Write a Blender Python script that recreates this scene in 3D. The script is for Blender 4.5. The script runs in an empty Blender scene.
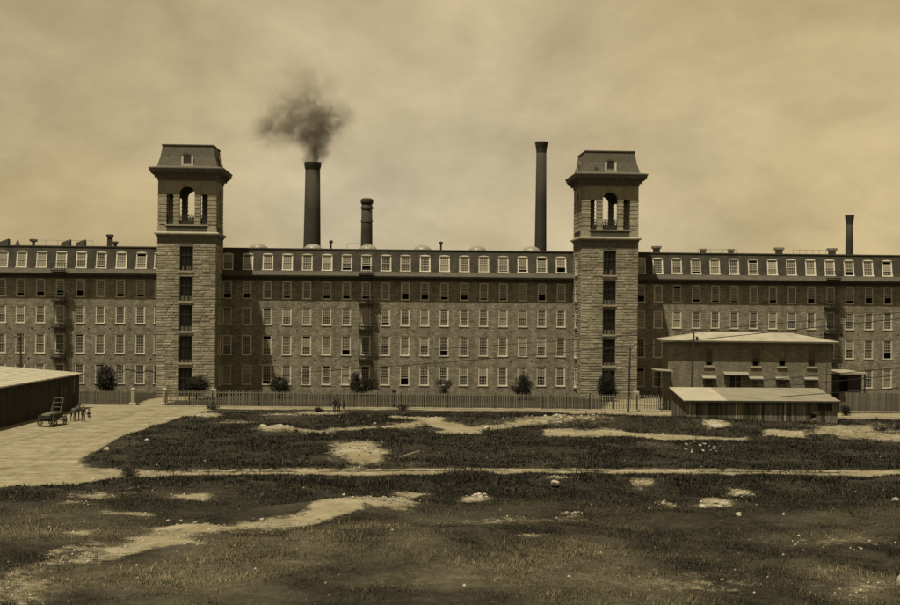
import bpy, bmesh, math, random
import numpy as np
from mathutils import Vector, Matrix, Euler

random.seed(7)
rng = np.random.default_rng(11)
R = math.radians
sc = bpy.context.scene
C = sc.collection

# ------------------------------------------------------------------ camera
CAM = Vector((0.0, -185.0, 13.0))
FPX = 1310.0                       # focal length in pixels of a 900 px wide picture
YAW, ROLL = R(-2.76), R(0.53)
CROT = (Matrix.Rotation(YAW, 3, 'Z') @ Matrix.Rotation(R(90), 3, 'X') @ Matrix.Rotation(ROLL, 3, 'Z'))
cd = bpy.data.cameras.new('camera')
cd.sensor_width = 36.0
cd.lens = 36.0 * FPX / 900.0
cd.clip_start = 0.5
cd.clip_end = 12000
cam = bpy.data.objects.new('camera', cd)
C.objects.link(cam)
cam.matrix_world = Matrix.Translation(CAM) @ CROT.to_4x4()
sc.camera = cam

# ------------------------------------------------------------------ world, sun, exposure
SUN_AZ, SUN_EL = R(36), R(69)      # azimuth left of the facade normal, height
sund = Vector((-math.sin(SUN_AZ) * math.cos(SUN_EL), -math.cos(SUN_AZ) * math.cos(SUN_EL), math.sin(SUN_EL)))
world = bpy.data.worlds.new('World')
sc.world = world
world.use_nodes = True
wt = world.node_tree
wt.nodes.clear()
wo = wt.nodes.new('ShaderNodeOutputWorld')
bg = wt.nodes.new('ShaderNodeBackground')
sky = wt.nodes.new('ShaderNodeTexSky')
sky.sky_type = 'NISHITA'
sky.sun_disc = False
sky.sun_elevation = SUN_EL
sky.sun_rotation = math.atan2(sund.x, sund.y)
sky.air_density = 1.0
sky.dust_density = 0.6
bw = wt.nodes.new('ShaderNodeRGBToBW')
wt.links.new(sky.outputs[0], bw.inputs[0])
tc = wt.nodes.new('ShaderNodeTexCoord')
mp = wt.nodes.new('ShaderNodeMapping')
mp.inputs['Scale'].default_value = (1.0, 1.0, 1.7)
wt.links.new(tc.outputs['Generated'], mp.inputs[0])
nz = wt.nodes.new('ShaderNodeTexNoise')
nz.inputs['Scale'].default_value = 4.2
nz.inputs['Detail'].default_value = 6
nz.inputs['Roughness'].default_value = 0.55
nz.inputs['Distortion'].default_value = 0.5
wt.links.new(mp.outputs[0], nz.inputs['Vector'])
mr = wt.nodes.new('ShaderNodeMapRange')
mr.inputs['From Min'].default_value = 0.32
mr.inputs['From Max'].default_value = 0.62
mr.inputs['To Min'].default_value = 1.42
mr.inputs['To Max'].default_value = 2.12
wt.links.new(nz.outputs['Fac'], mr.inputs['Value'])
# even out the clear-sky gradient: a thin overcast veil
veil = wt.nodes.new('ShaderNodeMath'); veil.operation = 'POWER'
veil.inputs[1].default_value = 0.2
wt.links.new(bw.outputs[0], veil.inputs[0])
mul = wt.nodes.new('ShaderNodeMath'); mul.operation = 'MULTIPLY'
wt.links.new(veil.outputs[0], mul.inputs[0])
nz3 = wt.nodes.new('ShaderNodeTexNoise')
nz3.inputs['Scale'].default_value = 11.0; nz3.inputs['Detail'].default_value = 8; nz3.inputs['Roughness'].default_value = 0.62
wt.links.new(mp.outputs[0], nz3.inputs['Vector'])
mr3 = wt.nodes.new('ShaderNodeMapRange'); mr3.inputs['From Min'].default_value = 0.3; mr3.inputs['From Max'].default_value = 0.7
mr3.inputs['To Min'].default_value = 0.86; mr3.inputs['To Max'].default_value = 1.12
wt.links.new(nz3.outputs['Fac'], mr3.inputs['Value'])
mulc = wt.nodes.new('ShaderNodeMath'); mulc.operation = 'MULTIPLY'
wt.links.new(mr.outputs[0], mulc.inputs[0]); wt.links.new(mr3.outputs[0], mulc.inputs[1])
wt.links.new(mulc.outputs[0], mul.inputs[1])
nz2 = wt.nodes.new('ShaderNodeTexNoise')
nz2.inputs['Scale'].default_value = 2.2
nz2.inputs['Detail'].default_value = 2
mp2 = wt.nodes.new('ShaderNodeMapping'); mp2.inputs['Location'].default_value = (0.35, 0.0, 0.2)
wt.links.new(tc.outputs['Generated'], mp2.inputs[0]); wt.links.new(mp2.outputs[0], nz2.inputs['Vector'])
tint = wt.nodes.new('ShaderNodeValToRGB')
tint.color_ramp.elements[0].position = 0.42
tint.color_ramp.elements[0].color = (1.0, 0.785, 0.42, 1)
tint.color_ramp.elements[1].position = 0.62
tint.color_ramp.elements[1].color = (1.0, 0.845, 0.56, 1)
wt.links.new(nz2.outputs['Fac'], tint.inputs[0])
vm = wt.nodes.new('ShaderNodeVectorMath'); vm.operation = 'SCALE'
wt.links.new(tint.outputs[0], vm.inputs[0])
wt.links.new(mul.outputs[0], vm.inputs['Scale'])
wt.links.new(vm.outputs[0], bg.inputs[0])
bg.inputs[1].default_value = 0.15
wt.links.new(bg.outputs[0], wo.inputs[0])

sl = bpy.data.lights.new('sun', 'SUN')
sl.energy = 5.0
sl.angle = R(0.6)
sl.color = (1.0, 0.89, 0.67)
sun = bpy.data.objects.new('sun', sl)
C.objects.link(sun)
sun.rotation_euler = sund.to_track_quat('Z', 'Y').to_euler()
sun.location = (-60, -120, 120)

sc.view_settings.view_transform = 'Standard'
sc.view_settings.look = 'None'
sc.view_settings.exposure = 0.5
sc.view_settings.gamma = 1.0
sc.view_settings.use_curve_mapping = False
sc.cycles.max_bounces = 6
sc.cycles.volume_bounces = 1
sc.cycles.transparent_max_bounces = 8

# ------------------------------------------------------------------ measuring helpers
def ray(px, py):
    d = Vector(((px - 450.0) / FPX, -(py - 302.5) / FPX, -1.0))
    return CROT @ d

def ground(px, py, z=0.0):
    d = ray(px, py)
    t = (z - CAM.z) / d.z
    p = CAM + d * t
    return Vector((p.x, p.y, z))

def plane_y(px, py, Y):
    d = ray(px, py)
    t = (Y - CAM.y) / d.y
    return CAM + d * t

def to_px(X, Y, Z):
    """numpy world -> photo pixels"""
    M = np.array(CROT.transposed())
    P = np.stack([X - CAM.x, Y - CAM.y, Z - CAM.z], -1) @ M.T
    d = np.maximum(-P[..., 2], 0.01)
    return 450 + FPX * P[..., 0] / d, 302.5 - FPX * P[..., 1] / d

def vnoise(x, y, scale, seed=0, octaves=3):
    out = np.zeros_like(x, dtype=float); amp = 1.0; tot = 0
    for o in range(octaves):
        g = np.random.default_rng(seed + o * 17).random((256, 256))
        u = x / scale * (2 ** o) + 1000.3; v = y / scale * (2 ** o) + 1000.7
        iu = np.floor(u).astype(int); iv = np.floor(v).astype(int)
        fu = u - iu; fv = v - iv
        fu = fu * fu * (3 - 2 * fu); fv = fv * fv * (3 - 2 * fv)
        a = g[iu % 256, iv % 256]; b = g[(iu + 1) % 256, iv % 256]
        c = g[iu % 256, (iv + 1) % 256]; d = g[(iu + 1) % 256, (iv + 1) % 256]
        out += amp * ((a * (1 - fu) + b * fu) * (1 - fv) + (c * (1 - fu) + d * fu) * fv)
        tot += amp; amp *= 0.5
    return out / tot

# ------------------------------------------------------------------ materials
MATS = {}
def S(v, warm=1.0):
    """an albedo on the print's brown scale"""
    v = v * 0.46                     # the whole print is dark: all albedos scaled down to balance the bright sky
    return (v, v * (1 - 0.085 * warm), v * (1 - 0.32 * warm), 1)

def mat(name, v, rough=0.85, var=0.25, scale=1.5, bump=0.0, bscale=20.0, warm=1.0, rand=0.0, spec=0.25, kind=None,
        attr=None, stretch=(1, 1, 1), mortar=0.5, brick=(0.5, 0.25), streak=0.0, warp=0.3):
    m = bpy.data.materials.new(name)
    m.use_nodes = True
    nt = m.node_tree; N = nt.nodes; L = nt.links
    b = N['Principled BSDF']
    b.inputs['Roughness'].default_value = rough
    b.inputs['Specular IOR Level'].default_value = spec
    tcn = N.new('ShaderNodeTexCoord')
    mpn = N.new('ShaderNodeMapping'); mpn.inputs['Scale'].default_value = stretch
    L.new(tcn.outputs['Object'], mpn.inputs[0])
    n1 = N.new('ShaderNodeTexNoise'); n1.inputs['Scale'].default_value = scale
    n1.inputs['Detail'].default_value = 6; n1.inputs['Roughness'].default_value = 0.65
    L.new(mpn.outputs[0], n1.inputs['Vector'])
    ma = N.new('ShaderNodeMapRange')
    ma.inputs['From Min'].default_value = 0.3; ma.inputs['From Max'].default_value = 0.7
    ma.inputs['To Min'].default_value = 1 - var; ma.inputs['To Max'].default_value = 1 + var
    L.new(n1.outputs['Fac'], ma.inputs['Value'])
    fac = ma.outputs[0]
    def times(a, bsock):
        q = N.new('ShaderNodeMath'); q.operation = 'MULTIPLY'
        L.new(a, q.inputs[0]); L.new(bsock, q.inputs[1])
        return q.outputs[0]
    if rand > 0:
        oi = N.new('ShaderNodeObjectInfo')
        mr_ = N.new('ShaderNodeMapRange')
        mr_.inputs['To Min'].default_value = 1 - rand; mr_.inputs['To Max'].default_value = 1 + rand
        L.new(oi.outputs['Random'], mr_.inputs['Value'])
        fac = times(fac, mr_.outputs[0])
    if attr:
        at = N.new('ShaderNodeAttribute'); at.attribute_name = attr
        fac = times(fac, at.outputs['Fac'])
    if streak > 0:
        ms_ = N.new('ShaderNodeMapping'); ms_.inputs['Scale'].default_value = (0.9, 0.9, 0.10)
        L.new(tcn.outputs['Object'], ms_.inputs[0])
        ns_ = N.new('ShaderNodeTexNoise'); ns_.inputs['Scale'].default_value = 1.0; ns_.inputs['Detail'].default_value = 7; ns_.inputs['Roughness'].default_value = 0.7
        L.new(ms_.outputs[0], ns_.inputs['Vector'])
        rs_ = N.new('ShaderNodeMapRange'); rs_.inputs['From Min'].default_value = 0.36; rs_.inputs['From Max'].default_value = 0.58
        rs_.inputs['To Min'].default_value = 1 - streak; rs_.inputs['To Max'].default_value = 1.05
        L.new(ns_.outputs['Fac'], rs_.inputs['Value'])
        fac = times(fac, rs_.outputs[0])
    height = None
    if kind == 'brick':
        # coursed masonry: works on walls facing x or y by adding both axes
        sx = N.new('ShaderNodeSeparateXYZ'); L.new(tcn.outputs['Object'], sx.inputs[0])
        ad = N.new('ShaderNodeMath'); ad.operation = 'ADD'
        L.new(sx.outputs[0], ad.inputs[0]); L.new(sx.outputs[1], ad.inputs[1])
        cb = N.new('ShaderNodeCombineXYZ'); L.new(ad.outputs[0], cb.inputs[0]); L.new(sx.outputs[2], cb.inputs[1])
        nd = N.new('ShaderNodeTexNoise'); nd.inputs['Scale'].default_value = 1.3; nd.inputs['Detail'].default_value = 3
        L.new(tcn.outputs['Object'], nd.inputs['Vector'])
        sc_ = N.new('ShaderNodeVectorMath'); sc_.operation = 'SCALE'; sc_.inputs['Scale'].default_value = warp
        L.new(nd.outputs['Color'], sc_.inputs[0])
        va = N.new('ShaderNodeVectorMath'); L.new(cb.outputs[0], va.inputs[0]); L.new(sc_.outputs[0], va.inputs[1])
        bt = N.new('ShaderNodeTexBrick')
        bt.inputs['Scale'].default_value = 1.0
        bt.inputs['Brick Width'].default_value = brick[0]; bt.inputs['Row Height'].default_value = brick[1]
        bt.inputs['Mortar Size'].default_value = 0.022; bt.inputs['Mortar Smooth'].default_value = 0.3
        bt.inputs['Color1'].default_value = (0.72, 0.72, 0.72, 1); bt.inputs['Color2'].default_value = (1.22, 1.22, 1.22, 1)
        bt.inputs['Mortar'].default_value = (mortar, mortar, mortar, 1)
        L.new(va.outputs[0], bt.inputs['Vector'])
        bb = N.new('ShaderNodeRGBToBW'); L.new(bt.outputs['Color'], bb.inputs[0])
        fac = times(fac, bb.outputs[0])
        height = bb.outputs[0]
    col = N.new('ShaderNodeVectorMath'); col.operation = 'SCALE'
    col.inputs[0].default_value = S(v, warm)[:3]
    L.new(fac, col.inputs['Scale'])
    L.new(col.outputs[0], b.inputs['Base Color'])
    if bump > 0:
        nb = N.new('ShaderNodeTexNoise'); nb.inputs['Scale'].default_value = bscale; nb.inputs['Detail'].default_value = 4
        L.new(mpn.outputs[0], nb.inputs['Vector'])
        bn = N.new('ShaderNodeBump'); bn.inputs['Strength'].default_value = bump; bn.inputs['Distance'].default_value = 0.08
        if height is not None:
            q = N.new('ShaderNodeMath'); q.operation = 'ADD'
            L.new(nb.outputs['Fac'], q.inputs[0]); L.new(height, q.inputs[1])
            L.new(q.outputs[0], bn.inputs['Height'])
        else:
            L.new(nb.outputs['Fac'], bn.inputs['Height'])
        L.new(bn.outputs[0], b.inputs['Normal'])
    MATS[name] = m
    return m

mat('rubble_stone', 0.385, streak=0.28, var=0.30, scale=1.1, bump=0.6, bscale=5, kind='brick', brick=(0.52, 0.24), mortar=0.62)
mat('tower_granite', 0.42, streak=0.22, var=0.25, scale=1.2, bump=0.5, bscale=9, attr='tone')
mat('mortar_core', 0.24, var=0.2)
mat('dressed_stone', 0.50, var=0.2, scale=2, bump=0.2)
mat('brown_trim', 0.16, var=0.25, scale=1.5, bump=0.2)
mat('belfry_wall', 0.38, streak=.25, var=0.18, scale=1.8, bump=0.25)
mat('slate', 0.085, var=0.4, scale=0.8, bump=0.3, bscale=6, kind='brick', brick=(0.22, 0.13), mortar=0.8, rough=0.8, warm=1.15, streak=.25)
mat('slate_tower', 0.145, var=0.16, scale=1.4, bump=0.2, bscale=6, kind='brick', brick=(0.22, 0.13), mortar=0.8, rough=0.7)
mat('roof_skirt', 0.10, var=0.3, scale=1.2)
mat('cornice_dark', 0.11, var=0.25)
mat('white_paint', 0.92, var=0.15, streak=0.2, scale=3, rand=0.18, rough=0.6, warm=0.75)
mat('dull_paint', 0.33, var=0.2, scale=3, rand=0.15, warm=0.8)
mat('pane_dark', 0.095, var=0.5, scale=1.0, rough=0.12, rand=0.75, spec=0.5)
mat('pane_shade', 0.27, var=0.3, scale=1.0, rough=0.3, rand=0.45, spec=0.5)
mat('pane_black', 0.018, var=0.4, rough=0.3, spec=0.2)
mat('door_timber', 0.03, var=0.4, rand=.3)
mat('interior_dark', 0.035, var=0.3)  # near-black: the darkness of unlit rooms is put into this colour
mat('dark_timber', 0.05, var=0.35, scale=3, bump=0.2, rand=0.2)
mat('iron', 0.03, var=0.2, rough=0.6)
mat('chimney_brick', 0.062, var=0.3, scale=0.35, bump=0.2, stretch=(1, 1, .5))
mat('pale_dome', 0.34, var=0.15, rough=0.4, warm=0.8)
mat('tin_roof', 0.47, var=0.22, scale=0.5, rough=0.55, warm=0.85, stretch=(1, 1, 1))
mat('gravel_roof', 0.56, var=0.22, scale=0.7, warm=0.9, bump=0.15)
mat('brick_wall', 0.26, warp=.05, streak=.25, var=0.2, scale=0.8, bump=0.3, kind='brick', brick=(0.45, 0.16), mortar=1.0)
mat('weathered_plank', 0.20, var=0.6, scale=2.5, bump=0.4, bscale=14, rand=0.65, stretch=(5, 5, 0.6))
mat('pale_plank', 0.5, var=0.3, scale=2.5, rand=0.3, stretch=(5, 5, 0.6))
mat('black_board', 0.06, var=0.55, scale=1.0, stretch=(3, 3, 0.5), bump=0.2, warm=0.7)
mat('picket_wood', 0.24, var=0.35, scale=3, rand=0.35)
mat('fence_board', 0.20, var=0.35, scale=2, rand=0.3, stretch=(4, 4, 0.5))
mat('granite_post', 0.50, var=0.25, scale=3, bump=0.4)
mat('pole_wood', 0.07, var=0.3, scale=4, stretch=(4, 4, 0.4))
mat('wire', 0.02, var=0.1)
mat('pale_wire', 0.5, var=0.1)
mat('leaf', 0.055, var=0.45, scale=2.0, attr='tone', warm=1.05, rough=0.7)
mat('leaf_dark', 0.02, var=0.4, scale=2.0, attr='tone', warm=1.0, rough=0.7)
mat('bark', 0.07, var=0.3, scale=6, bump=0.3)
mat('pale_rock', 0.54, var=0.25, scale=2.0, bump=0.5, bscale=6, warm=0.8, rand=0.15)
mat('grey_rock', 0.36, var=0.3, scale=2.0, bump=0.5, bscale=6, rand=0.2)
mat('kerb_stone', 0.52, var=0.25, scale=1.0, bump=0.3)
mat('grass', 0.078, var=0.3, scale=0.8, attr='tone', rough=0.8, warm=1.5)
mat('horse_coat', 0.09, var=0.3, scale=3)
mat('horse_hair', 0.04, var=0.2)
mat('straw_load', 0.16, var=0.3, scale=6, bump=0.5)

def mat_ground():
    m = bpy.data.materials.new('earth')
    m.use_nodes = True
    N = m.node_tree.nodes; L = m.node_tree.links
    b = N['Principled BSDF']; b.inputs['Roughness'].default_value = 0.95
    b.inputs['Specular IOR Level'].default_value = 0.1
    tcn = N.new('ShaderNodeTexCoord')
    def noise(scale, detail=6, rough=0.65, st=(1, 1, 1)):
        mpn = N.new('ShaderNodeMapping'); mpn.inputs['Scale'].default_value = st
        L.new(tcn.outputs['Object'], mpn.inputs[0])
        n = N.new('ShaderNodeTexNoise'); n.inputs['Scale'].default_value = scale
        n.inputs['Detail'].default_value = detail; n.inputs['Roughness'].default_value = rough
        L.new(mpn.outputs[0], n.inputs['Vector'])
        return n.outputs['Fac']
    at = N.new('ShaderNodeAttribute'); at.attribute_name = 'sand'
    at2 = N.new('ShaderNodeAttribute'); at2.attribute_name = 'dry'
    e1 = noise(1.3, 9, 0.75)
    q = N.new('ShaderNodeMath'); q.operation = 'MULTIPLY_ADD'
    L.new(e1, q.inputs[0]); q.inputs[1].default_value = 2.6; q.inputs[2].default_value = -1.3
    q2 = N.new('ShaderNodeMath'); q2.operation = 'ADD'
    L.new(q.outputs[0], q2.inputs[0]); L.new(at.outputs['Fac'], q2.inputs[1])
    mrn = N.new('ShaderNodeMapRange'); mrn.interpolation_type = 'SMOOTHSTEP'
    mrn.inputs['From Min'].default_value = 0.30; mrn.inputs['From Max'].default_value = 0.95
    L.new(q2.outputs[0], mrn.inputs['Value'])
    def ramp(fac, cols, cw=1.1):
        r = N.new('ShaderNodeValToRGB')
        r.color_ramp.elements[0].position = cols[0][0]; r.color_ramp.elements[0].color = S(cols[0][1], 1.5)
        r.color_ramp.elements[1].position = cols[-1][0]; r.color_ramp.elements[1].color = S(cols[-1][1], cw)
        for p, v in cols[1:-1]:
            e = r.color_ramp.elements.new(p); e.color = S(v, (cw + 1.4) / 2)
        L.new(fac, r.inputs[0])
        return r.outputs[0]
    turf = ramp(noise(2.0, 11, 0.8), [(0.32, 0.016), (0.5, 0.036), (0.7, 0.085)])
    dry = ramp(noise(1.7, 11, 0.82), [(0.3, 0.06), (0.5, 0.12), (0.7, 0.27)])
    mx = N.new('ShaderNodeMix'); mx.data_type = 'RGBA'
    L.new(at2.outputs['Fac'], mx.inputs['Factor']); L.new(turf, mx.inputs['A']); L.new(dry, mx.inputs['B'])
    sand = ramp(noise(0.5, 9, 0.75, (0.7, 1.2, 1)), [(0.3, 0.26), (0.5, 0.39), (0.7, 0.54)], 0.75)
    ruts = ramp(noise(0.55, 7, 0.7, (0.7, 1.1, 1)), [(0.35, 1.5), (0.5, 2.0), (0.65, 2.4)], 0.0)
    sm = N.new('ShaderNodeMix'); sm.data_type = 'RGBA'; sm.blend_type = 'MULTIPLY'; sm.inputs['Factor'].default_value = 0.6
    L.new(sand, sm.inputs['A']); L.new(ruts, sm.inputs['B']); sand = sm.outputs['Result']
    at3 = N.new('ShaderNodeAttribute'); at3.attribute_name = 'rut'
    sr = N.new('ShaderNodeVectorMath'); sr.operation = 'SCALE'
    L.new(sand, sr.inputs[0]); L.new(at3.outputs['Fac'], sr.inputs['Scale']); sand = sr.outputs[0]
    mx2 = N.new('ShaderNodeMix'); mx2.data_type = 'RGBA'
    L.new(mrn.outputs[0], mx2.inputs['Factor']); L.new(mx.outputs['Result'], mx2.inputs['A']); L.new(sand, mx2.inputs['B'])
    L.new(mx2.outputs['Result'], b.inputs['Base Color'])
    bn = N.new('ShaderNodeBump'); bn.inputs['Strength'].default_value = 0.7; bn.inputs['Distance'].default_value = 0.14
    L.new(noise(3.0, 10, 0.78), bn.inputs['Height']); L.new(bn.outputs[0], b.inputs['Normal'])
    MATS['earth'] = m
mat_ground()

# ------------------------------------------------------------------ mesh helpers
class MB:
    def __init__(self):
        self.v = []; self.f = []; self.t = []
    def add(self, vs, fs, tone=1.0):
        n = len(self.v); self.v += [tuple(p) for p in vs]
        for f in fs:
            self.f.append(tuple(i + n for i in f)); self.t.append(tone)
        return self
    def box(self, x0, x1, y0, y1, z0, z1, tone=1.0):
        return self.add([(x0, y0, z0), (x1, y0, z0), (x1, y1, z0), (x0, y1, z0), (x0, y0, z1), (x1, y0, z1), (x1, y1, z1), (x0, y1, z1)],
                        [(0, 3, 2, 1), (4, 5, 6, 7), (0, 1, 5, 4), (1, 2, 6, 5), (2, 3, 7, 6), (3, 0, 4, 7)], tone)
    def tube(self, pts, rad, n=6, cap=True, tone=1.0):
        pts = [Vector(p) for p in pts]
        if not hasattr(rad, '__len__'): rad = [rad] * len(pts)
        vs = []; fs = []
        for i, p in enumerate(pts):
            t = (pts[min(i + 1, len(pts) - 1)] - pts[max(i - 1, 0)]).normalized()
            up = Vector((0, 0, 1)) if abs(t.z) < 0.95 else Vector((1, 0, 0))
            a = t.cross(up).normalized(); b = t.cross(a).normalized()
            for k in range(n):
                w = 2 * math.pi * k / n
                vs.append(p + (a * math.cos(w) + b * math.sin(w)) * rad[i])
        for i in range(len(pts) - 1):
            for k in range(n):
                fs.append((i * n + k, i * n + (k + 1) % n, (i + 1) * n + (k + 1) % n, (i + 1) * n + k))
        if cap:
            fs.append(tuple(range(n))[::-1]); fs.append(tuple((len(pts) - 1) * n + k for k in range(n)))
        return self.add(vs, fs, tone)
    def lathe(self, prof, n=20, cx=0, cy=0, cap=True):
        vs = []; fs = []
        for r, z in prof:
            for k in range(n):
                w = 2 * math.pi * k / n
                vs.append((cx + r * math.cos(w), cy + r * math.sin(w), z))
        for i in range(len(prof) - 1):
            for k in range(n):
                fs.append((i * n + k, i * n + (k + 1) % n, (i + 1) * n + (k + 1) % n, (i + 1) * n + k))
        if cap:
            fs.append(tuple(range(n))[::-1]); fs.append(tuple((len(prof) - 1) * n + k for k in range(n)))
        return self.add(vs, fs)
    def square_loft(self, prof, cx=0, cy=0, cap=True):
        """prof = (half width, z) rings of a square"""
        vs = []; fs = []
        for h, z in prof:
            vs += [(cx - h, cy - h, z), (cx + h, cy - h, z), (cx + h, cy + h, z), (cx - h, cy + h, z)]
        for i in range(len(prof) - 1):
            for k in range(4):
                fs.append((i * 4 + k, i * 4 + (k + 1) % 4, (i + 1) * 4 + (k + 1) % 4, (i + 1) * 4 + k))
        if cap:
            fs.append((3, 2, 1, 0)); e = (len(prof) - 1) * 4; fs.append((e, e + 1, e + 2, e + 3))
        return self.add(vs, fs)
    def mesh(self, name, m, tones=False, smooth=False):
        me = bpy.data.meshes.new(name)
        me.from_pydata(self.v, [], self.f)
        if m: me.materials.append(MATS[m] if isinstance(m, str) else m)
        if tones:
            at = me.attributes.new('tone', 'FLOAT', 'FACE')
            at.data.foreach_set('value', self.t)
        if smooth:
            me.polygons.foreach_set('use_smooth', [True] * len(me.polygons))
        me.update()
        return me
    def build(self, name, m, parent=None, loc=None, tones=False, smooth=False):
        return place(name, self.mesh(name, m, tones, smooth), parent, loc)

def place(name, me, parent=None, loc=None, rot=None):
    o = bpy.data.objects.new(name, me); C.objects.link(o)
    if parent: o.parent = parent
    if loc is not None: o.location = loc
    if rot is not None: o.rotation_euler = rot
    return o

def tag(o, label=None, cat=None, group=None, kind=None):
    if label: o['label'] = label
    if cat: o['category'] = cat
    if group: o['group'] = group
    if kind: o['kind'] = kind
    return o

def thing(name, label, cat, loc=(0, 0, 0), rz=0, group=None):
    o = bpy.data.objects.new(name, None); C.objects.link(o)
    o.empty_display_size = 0.5
    o.location = loc; o.rotation_euler = (0, 0, rz)
    return tag(o, label, cat, group)

def panel(mb, org, U, Nn, u0, u1, z0, z1, openings, depth=0.35):
    """wall in the plane org + u*U + z, outward normal Nn, with rectangular openings and their reveals"""
    org = Vector(org); U = Vector(U); Nn = Vector(Nn)
    us = sorted({u0, u1} | {o[0] for o in openings} | {o[1] for o in openings})
    zs = sorted({z0, z1} | {o[2] for o in openings} | {o[3] for o in openings})
    us = [u for u in us if u0 <= u <= u1]; zs = [z for z in zs if z0 <= z <= z1]
    idx = {}
    vs = []; fs = []
    def vid(u, z):
        k = (round(u, 4), round(z, 4))
        if k not in idx:
            idx[k] = len(vs); vs.append(org + U * u + Vector((0, 0, z)))
        return idx[k]
    flip = U.cross(Vector((0, 0, 1))).dot(Nn) < 0
    for i in range(len(us) - 1):
        for j in range(len(zs) - 1):
            cu = (us[i] + us[i + 1]) / 2; cz = (zs[j] + zs[j + 1]) / 2
            if any(o[0] < cu < o[1] and o[2] < cz < o[3] for o in openings): continue
            f = (vid(us[i], zs[j]), vid(us[i + 1], zs[j]), vid(us[i + 1], zs[j + 1]), vid(us[i], zs[j + 1]))
            fs.append(f[::-1] if flip else f)
    for a, b_, c, d in openings:
        cor = [(a, c), (b_, c), (b_, d), (a, d)]
        n = len(vs)
        for (u, z) in cor:
            vs.append(org + U * u + Vector((0, 0, z)))
        for (u, z) in cor:
            vs.append(org + U * u + Vector((0, 0, z)) - Nn * depth)
        for k in range(4):
            f = (n + k, n + (k + 1) % 4, n + 4 + (k + 1) % 4, n + 4 + k)
            fs.append(f if flip else f[::-1])
    mb.add(vs, fs)

# windows: frame mesh at origin (bottom centre of the opening), outward = -y
WM = {}
def window_meshes(W, H, paint, cols=4, rows=3, arch=0.0):
    key = (W, H, paint, cols, rows, arch)
    if key in WM: return WM[key]
    c = 0.145
    f = MB()
    w = W / 2 - 0.004; h = H - 0.004
    f.box(-w, -w + c, 0.04, 0.20, 0.004, h); f.box(w - c, w, 0.04, 0.20, 0.004, h)
    f.box(-w + c, w - c, 0.042, 0.20, h - c, h)
    f.box(-w - 0.06, w + 0.06, -0.07, -0.003, -0.06, 0.09)
    f.box(-w + c, w - c, -0.003, 0.20, 0.004, 0.09)
    if arch:
        n = 6
        for i in range(n):
            x0 = -w + 2 * w * i / n; x1 = -w + 2 * w * (i + 1) / n
            zz = lambda x: h + arch * (1 - (x / w) ** 2)
            f.add([(x0, -0.06, h - 0.03), (x1, -0.06, h - 0.03), (x1, -0.06, zz(x1) + 0.02), (x0, -0.06, zz(x0) + 0.02),
                   (x0, 0.3, h - 0.03), (x1, 0.3, h - 0.03), (x1, 0.3, zz(x1) + 0.02), (x0, 0.3, zz(x0) + 0.02)],
                  [(0, 1, 2, 3), (3, 2, 6, 7), (1, 0, 4, 5), (0, 3, 7, 4), (1, 5, 6, 2)])
    iw = w - c; ih = (h - c - 0.09) / 2 + 0.02
    s = MB(); r = 0.055
    s.box(-iw, -iw + r, 0, 0.035, 0, ih); s.box(iw - r, iw, 0, 0.035, 0, ih)
    s.box(-iw + r, iw - r, 0.001, 0.034, 0, r); s.box(-iw + r, iw - r, 0.001, 0.034, ih - r, ih)
    for k in range(1, cols):
        x = -iw + 2 * iw * k / cols; s.box(x - 0.012, x + 0.012, 0.004, 0.03, r, ih - r)
    for k in range(1, rows):
        z = ih * k / rows; s.box(-iw + r, iw - r, 0.006, 0.028, z - 0.012, z + 0.012)
    p = MB().box(-iw + 0.02, iw - 0.02, 0.012, 0.02, 0.02, ih - 0.02)
    WM[key] = dict(frame=f.mesh('window', paint), sash=s.mesh('sash', paint), dark=p.mesh('pane', 'pane_dark'),
                   shade=p.mesh('pane', 'pane_shade'), ih=ih, H=H)
    return WM[key]

def add_window(parent, loc, W, H, paint='white_paint', rz=0.0, tilt=0.0, arch=0.0, p_shade=0.3, p_open=0.3, cols=4, rows=3):
    d = window_meshes(W, H, paint, cols, rows, arch)
    o = place('window', d['frame'], parent, loc, Euler((tilt, 0, rz), 'XYZ'))
    lift = drop = 0.0
    q = random.random()
    if q < p_open: lift = random.choice((0.25, 0.4, 0.6, 0.8)) * d['ih'] * 0.9
    elif q < p_open + 0.09: drop = random.choice((0.2, 0.35)) * d['ih']
    ps = random.random() < p_shade
    for (y, z, sh) in ((0.09, d['H'] - 0.13 - d['ih'] - drop, ps), (0.14, 0.09 + lift, ps and random.random() < 0.6)):
        place('sash', d['sash'], o, (0, y, z))
        place('pane', d['shade' if sh else 'dark'], o, (0, y, z))
    return o

# ------------------------------------------------------------------ ground: one sheet, finer where the camera looks
def pdist(px, py, pts):
    d = np.full(px.shape, 1e9)
    for (x0, y0), (x1, y1) in zip(pts[:-1], pts[1:]):
        dx, dy = x1 - x0, y1 - y0
        t = np.clip(((px - x0) * dx + (py - y0) * dy) / (dx * dx + dy * dy), 0, 1)
        d = np.minimum(d, np.hypot(px - x0 - t * dx, (py - y0 - t * dy)))
    return d

def inpoly(px, py, poly):
    ins = np.zeros(px.shape, bool); n = len(poly)
    for i in range(n):
        x0, y0 = poly[i]; x1, y1 = poly[(i + 1) % n]
        cond = (y0 > py) != (y1 > py)
        with np.errstate(divide='ignore', invalid='ignore'):
            xi = (x1 - x0) * (py - y0) / (y1 - y0 + 1e-12) + x0
        ins ^= cond & (px < xi)
    return ins

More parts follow.
